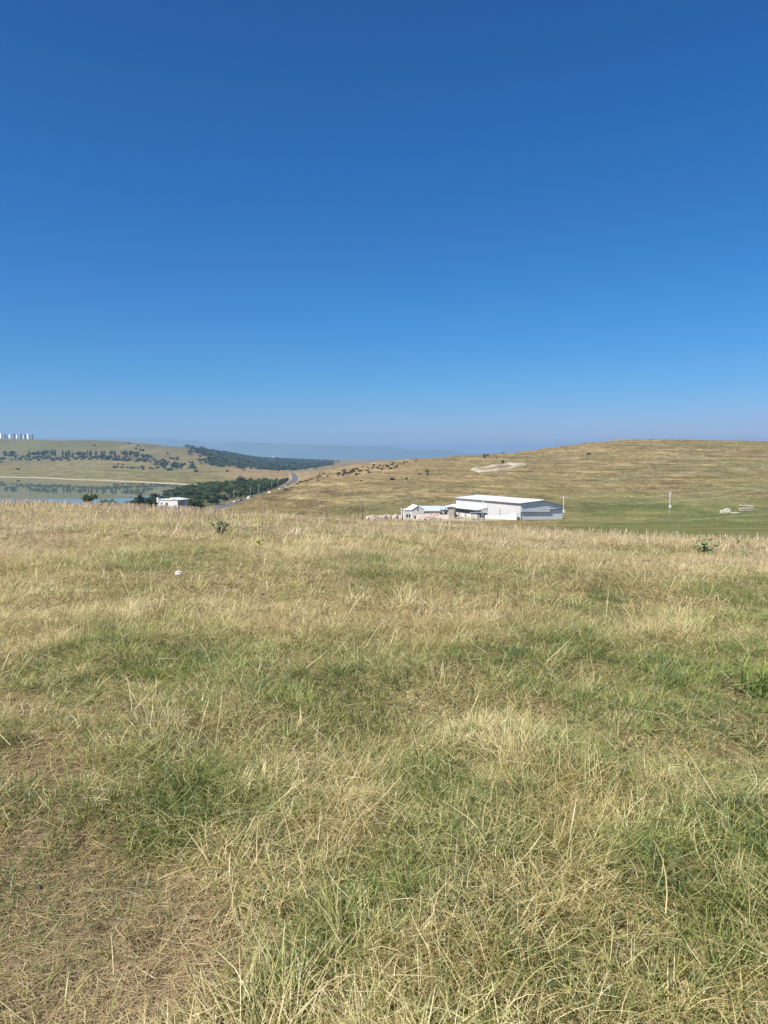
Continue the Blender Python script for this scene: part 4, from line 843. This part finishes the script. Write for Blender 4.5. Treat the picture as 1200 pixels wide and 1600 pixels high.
def weed(px, py, h, nleaf, label, seed, spread=1.0, lib=None):
    g = np.random.default_rng(seed); x, y = gp(px, py); e = empty('leafy_weed', (x, y, hz(x, y)), g.uniform(0, 6)); tag(e, label, 'weed', 'broad leaved green weeds in the meadow')
    st = max(2, nleaf // 8)
    for k in range(st):
        a = g.uniform(0, 6.28); r = .36 * spread * g.uniform(.1, 1); tip = Vector((r * math.cos(a), r * math.sin(a), h * g.uniform(.55, 1)))
        MB().tube((0, 0, -.03), tip, .007, .003, 5).build('stem', WEED, e)
        for q in range(nleaf // st):
            t = g.uniform(.15, 1); p = tip * t; b = g.uniform(0, 6.28)
            o = inst('leaf', (lib or LEAFM)[g.integers(3)], e, p); o.rotation_euler = (g.uniform(-.2, .9) + (.35 if lib else 0), g.uniform(-.4, .4), b); o.scale = (s := spread * g.uniform(.7, 1.25), s, s)
weed(344, 837, .40, 72, 'leafy green weed left of centre near the far grass crest', 1, .85)
weed(1100, 868, .37, 64, 'larger leafy green weed at right near the far grass crest', 2, .85)
weed(1163, 864, .34, 18, 'small dark green weed right of the larger leafy weed', 3, .7)
weed(1088, 855, .55, 10, 'thin upright weed just left of the larger leafy weed', 4, .6)
weed(1186, 1094, .22, 120, 'low bright green tufted weed at the right edge of the meadow', 6, 1.0, NARROW)
x, y = gp(405, 884); e = empty('yellow_leaf_sprig', (x, y, hz(x, y)), 0); tag(e, 'single bright yellow green leaf sprig in the dry grass', 'sprig')
MB().tube((0, 0, 0), (.01, 0, .34), .005, .003, 5).build('stem', WEED, e)
lm = leaf_mesh('leaf', .085, .034, WEEDY, .2)
for k, (a, b) in enumerate(((1.2, 0), (1.0, 2.6), (.9, 3.6))): o = inst('leaf', lm, e, (.01, 0, .31 + .02 * k)); o.rotation_euler = (a, .1, b)
# crumpled white paper
PAPER = simple('crumpled_paper', (.76, .72, .74), .8, .05, 8)
x, y = gp(280, 921); bm = bmesh.new(); bmesh.ops.create_icosphere(bm, subdivisions=3, radius=.042)
for v in bm.verts:
    q = v.co.copy() * 26; k = float(fbm(np.array([q.x + 7]), np.array([q.y + q.z * 1.3]), 77, 3)[0]); v.co *= .62 + .8 * abs(k - .45) * 1.8; v.co.z *= .95
me = bpy.data.meshes.new('paper'); bm.to_mesh(me); bm.free(); me.materials.append(PAPER)
o = inst('crumpled_paper', me, None, (x, y, hz(x, y) + .2)); tag(o, 'crumpled white paper lying in the grass at left', 'paper')

# ------------------------------------------------------------------ grass
def grass_mat():
    m, n, l, b = new_mat('grass_blades'); t = NT(n, l)
    at_ = t.attr('blade'); v = t.sep(at_.outputs['Color']); sh = at_.outputs['Alpha']
    dry = t.ramp(v[0], [(.0, (.28, .205, .085)), (.3, (.52, .41, .18)), (.65, (.70, .59, .29)), (1.0, (.84, .75, .47))])
    dry = t.mix(t.math('MULTIPLY', sh, .8), dry, (.64, .49, .34))
    grn = t.ramp(v[0], [(.0, (.060, .118, .034)), (.4, (.145, .218, .058)), (.75, (.30, .345, .095)), (1.0, (.50, .50, .16))])
    # each blade is green or cured; tips cure first
    k = t.math('SUBTRACT', v[2], t.math('MULTIPLY', v[1], .22))
    col = t.mix(t.ramp(k, [(.25, (0, 0, 0)), (.70, (1, 1, 1))]), dry, grn)
    df = n.new('ShaderNodeBsdfDiffuse'); l.new(col, df.inputs[0])
    tr = n.new('ShaderNodeBsdfTranslucent'); l.new(col, tr.inputs[0]); mx = n.new('ShaderNodeMixShader'); mx.inputs[0].default_value = .46
    l.new(df.outputs[0], mx.inputs[1]); l.new(tr.outputs[0], mx.inputs[2])
    gl = n.new('ShaderNodeBsdfGlossy'); gl.inputs['Roughness'].default_value = .45; gl.inputs[0].default_value = (.9, .9, .85, 1); m2 = n.new('ShaderNodeMixShader'); m2.inputs[0].default_value = .035
    l.new(mx.outputs[0], m2.inputs[1]); l.new(gl.outputs[0], m2.inputs[2]); l.new(m2.outputs[0], n['Material Output'].inputs[0]); return m
GM = grass_mat()
GV, GF, GC, GN = [], [], [], [0]
def blades(x, y, dz, yaw, tilt, bend, L, w, tone, shade, segs, head=0.0, bright=None):
    nb = len(x)
    if nb == 0: return
    g0 = H(x, y); p = np.stack([x, y, g0 + dz - .008], 1); side = rng.uniform(-.45, .45, nb); tw = rng.normal(0, .6, nb)
    r1 = rng.random(nb) if bright is None else np.clip(bright + rng.normal(0, .22, nb), 0, 1); V_, C_ = [], []
    for k in range(segs + 1):
        t = k / segs; a = tilt + bend * t; y_ = yaw + side * t * 2
        if k: p = p + np.stack([np.sin(a) * np.cos(y_), np.sin(a) * np.sin(y_), np.cos(a)], 1) * (L / segs)[:, None]
        p[:, 2] = np.maximum(p[:, 2], g0 + .004)
        c = np.stack([r1, np.full(nb, t), tone, shade], 1)
        if k == segs: V_.append(p); C_.append(c); break
        sd_ = np.stack([-np.sin(y_ + tw), np.cos(y_ + tw), .4 * np.sin(tw)], 1); ww = w * (1 - .75 * t ** 1.5) * .5
        if head and k == segs - 1: ww = ww + head
        V_ += [p - sd_ * ww[:, None], p + sd_ * ww[:, None]]; C_ += [c, c]
    m2 = 2 * segs + 1; base = (np.arange(nb) * m2 + GN[0])[:, None, None]; pat = []
    for k in range(segs - 1): pat += [(2 * k, 2 * k + 1, 2 * k + 3), (2 * k, 2 * k + 3, 2 * k + 2)]
    pat.append((2 * segs - 2, 2 * segs - 1, 2 * segs))
    GV.append(np.stack(V_, 1).reshape(-1, 3).astype(np.float32)); GC.append(np.stack(C_, 1).reshape(-1, 4).astype(np.float32)); GF.append((base + np.array(pat)[None]).reshape(-1, 3)); GN[0] += nb * m2
MARG = 1.1
def ring_pts(r0, r1, dens):
    n_ = int((.56 * (r1 * r1 - r0 * r0) + 2 * MARG * (r1 - r0)) * dens * 1.0); yy = np.sqrt(rng.uniform(r0 * r0, r1 * r1, int(n_ * 1.1))); hw = .56 * yy + MARG; keep = rng.random(len(yy)) < 1
    return rng.uniform(-hw, hw), yy
def rust(x, y): return np.clip((fbm(x / 3.1, y / 2.2, 97, 3) - .38) * 3, 0, 1) * sstep(8, 16, y)
U = lambda a, b, n_: rng.uniform(a, b, n_)
#        y0   y1  clumps/m2 blades  under/m2  mat/m2  segs width-floor
BANDS = ((.9, 4.0, 54, 96, 1900, 1600, 4, .0020), (4.0, 8.0, 44, 60, 900, 700, 3, .0026), (8.0, 15.0, 27, 36, 240, 220, 2, .0046), (15.0, 28.0, 13, 24, 45, 45, 2, .0078), (28.0, 60.0, 5.0, 16, 8, 8, 2, .0125))
for y0, y1, cd, nbl, ud, md_, segs, wf in BANDS:
    cx, cyy = ring_pts(y0, y1, cd); br = bare_field(cx, cyy); ok = (rng.random(len(cx)) > br * 1.15) & (rng.random(len(cx)) < .55 + 1.9 * (fbm(cx / .45, cyy / .45, 171, 3) - .25)); cx, cyy, br = cx[ok], cyy[ok], br[ok]; nc = len(cx)
    tn = tone_field(cx, cyy) + rng.normal(0, .2, nc); ht = np.clip((.6 * fbm(cx / .85, cyy / .85, 61, 3) + .4 * fbm(cx / 2.4, cyy / 2.4, 67, 3) - .5) * 1.9 + .5, 0, 1); hc = np.clip((.05 + 1.75 * ht) * rng.lognormal(0, .28, nc), .35, 1.7) * (1 - .5 * np.clip(br * 2, 0, 1)) * (1 - .25 * np.clip(tn, 0, 1))
    rad = U(.05, .15, nc) * (1 + .035 * cyy); ld = 6.28 * fbm(cx / 1.3, cyy / 1.3, 141, 2) * 1.6; la = U(.0, .5, nc) * (.4 + 1.2 * fbm(cx / 1.1, cyy / 1.1, 151, 2)); cb_r = rng.normal(.53, .16, nc) + (fbm(cx / .55, cyy / .55, 201, 3) - .5) * .9 + (fbm(cx / 1.6, cyy / 1.2, 207, 3) - .5) * .6; rs = rust(cx, cyy)
    i_ = np.repeat(np.arange(nc), nbl); n_ = len(i_); q = np.sqrt(rng.random(n_)); an = U(0, 6.283, n_); bx, by = cx[i_] + q * rad[i_] * np.cos(an), cyy[i_] + q * rad[i_] * np.sin(an)
    dx = np.cos(an) * q * .8 + np.cos(ld[i_]) * la[i_] * 1.6 + rng.normal(0, .35, n_); dy = np.sin(an) * q * .8 + np.sin(ld[i_]) * la[i_] * 1.6 + rng.normal(0, .35, n_)
    til = .08 + .5 * np.hypot(dx, dy) * U(.5, 1.2, n_); L = U(.08, .25, n_) * hc[i_] * (1 - .25 * np.clip(tn[i_], 0, 1) * (by < 9)) * (1.12 - .3 * q); w = np.maximum(U(.0016, .0036, n_) * (1 + .5 * np.clip(tn[i_], 0, 1)), wf * U(.6, 1.2, n_))
    blades(bx, by, 0, np.arctan2(dy, dx), til, U(.2, 1.7, n_), L, w, tn[i_] + U(-.42, .42, n_), rs[i_], segs, bright=cb_r[i_])
    # green understorey
    x, y = ring_pts(y0, y1, ud); br = bare_field(x, y); ok = rng.random(len(x)) > br * .9; x, y = x[ok], y[ok]; n_ = len(x)
    blades(x, y, 0, U(0, 6.28, n_), U(.1, 1.1, n_), U(0, 1.1, n_), U(.05, .13, n_), np.maximum(U(.0025, .005, n_), wf), tone_field(x, y) + .28 + U(-.35, .35, n_), np.zeros(n_), max(2, segs - 1))
    # matted cured stems lying through it
    x, y = ring_pts(y0, y1, md_); br = bare_field(x, y); n_ = len(x); ok = rng.random(n_) > br * .8; x, y = x[ok], y[ok]; n_ = len(x)
    blades(x, y, U(.01, .13, n_) * (1 - .85 * np.clip(bare_field(x, y) * 1.6, 0, 1)), U(0, 6.28, n_), U(1.0, 1.55, n_), U(-.5, .8, n_), U(.06, .20, n_), np.maximum(U(.0014, .0030, n_), wf * .8), tone_field(x, y) * .8 - .12 + U(-.25, .25, n_), rust(x, y), max(2, segs - 1))
    # tall flowering stems
    x, y = ring_pts(y0, y1, {4: 8, 3: 7, 2: 6}[segs] if y0 < 15 else (4 if y0 < 20 else 1.0)); ok = (bare_field(x, y) < .25) & (tone_field(x, y) < .62) & (y > 2.5); x, y = x[ok], y[ok]; n_ = len(x)
    blades(x, y, 0, U(0, 6.28, n_), U(.02, .5, n_), U(.0, .9, n_), U(.22, .42, n_), np.maximum(U(.0018, .0034, n_), wf * .7), np.full(n_, -.1) + U(-.2, .3, n_), rust(x, y), max(3, segs), head=max(.0016, wf * .35), bright=np.full(n_, .6))
# straw litter on the trodden ground
x, y = ring_pts(.9, 8, 9000); br = bare_field(x, y); ok = rng.random(len(x)) < np.clip(br * 1.5, 0, 1); x, y = x[ok], y[ok]; n_ = len(x)
blades(x, y, U(.004, .03, n_), U(0, 6.28, n_), U(1.35, 1.65, n_), U(-.15, .2, n_), U(.02, .12, n_), U(.0012, .0034, n_), tone_field(x, y) * .62 - .1 + U(-.35, .35, n_), np.full(n_, .4), 2, bright=np.full(n_, .24))
# long bent straws, reddish seed stalks
x, y = ring_pts(2.3, 9, 4); n_ = len(x); blades(x, y, U(.02, .15, n_), U(0, 6.28, n_), U(.7, 1.45, n_), U(-.2, .5, n_), U(.18, .36, n_), U(.0025, .0045, n_), np.full(n_, -.1), np.zeros(n_), 5, bright=np.full(n_, .85))
x, y = ring_pts(13, 50, 9); ok = fbm(x / 3.5, y / 2.5, 123, 3) > .57; x, y = x[ok], y[ok]; n_ = len(x)
blades(x, y, 0, U(0, 6.28, n_), U(.0, .3, n_), U(.0, .35, n_), U(.24, .42, n_), .0005 * y, np.full(n_, -.3), np.full(n_, 1.0), 4, head=.009, bright=np.full(n_, .15))
def flush(name, label):
    V_, C_, F_ = np.concatenate(GV), np.concatenate(GC), np.concatenate(GF); GV.clear(); GC.clear(); GF.clear(); GN[0] = 0
    me = np_mesh(name, V_, F_, GM); q = me.attributes.new('blade', 'FLOAT_COLOR', 'POINT'); q.data.foreach_set('color', C_.ravel())
    tag(link(bpy.data.objects.new(name, me)), label, kind='stuff')
flush('grass', 'tall dry and green meadow grass covering the foreground')
# coarse tussocks on the valley floor and the right hill
n_ = 34000; Y = np.exp(U(math.log(190), math.log(845), n_)); pxs = U(470, 1290, n_); x = (pxs - 600) / 1200 * Y; ok = ~((np.abs(x - 22) < 36) & (np.abs(Y - 262) < 26)); x, Y, pxs = x[ok], Y[ok], pxs[ok]
ok = rng.random(len(x)) < np.clip(4.0 * (fbm(x / 34, H(x, Y) / 1.1, 181, 4) - .40), 0, 1); x, Y, pxs = x[ok], Y[ok], pxs[ok]; nc = len(x)
tn = .55 * sstep(470, 300, Y) * sstep(820, 960, pxs) + .3 * sstep(520, 330, Y) + .25 * (fbm(x / 60, Y / 60, 191, 3) - .3) + rng.normal(0, .15, nc); cb = rng.normal(.36, .28, nc); i_ = np.repeat(np.arange(nc), 5); n_ = len(i_); sc = .08 + Y[i_] / 640
blades(x[i_] + rng.normal(0, .25, n_) * sc, Y[i_] + rng.normal(0, .25, n_) * sc, 0, U(0, 6.28, n_), U(.2, .8, n_), U(.2, .9, n_), U(.25, .5, n_) * sc, U(.15, .45, n_) * sc, tn[i_], np.full(n_, .3), 2, bright=cb[i_])
flush('hill_grass', 'coarse grass tussocks on the valley floor and right hill')
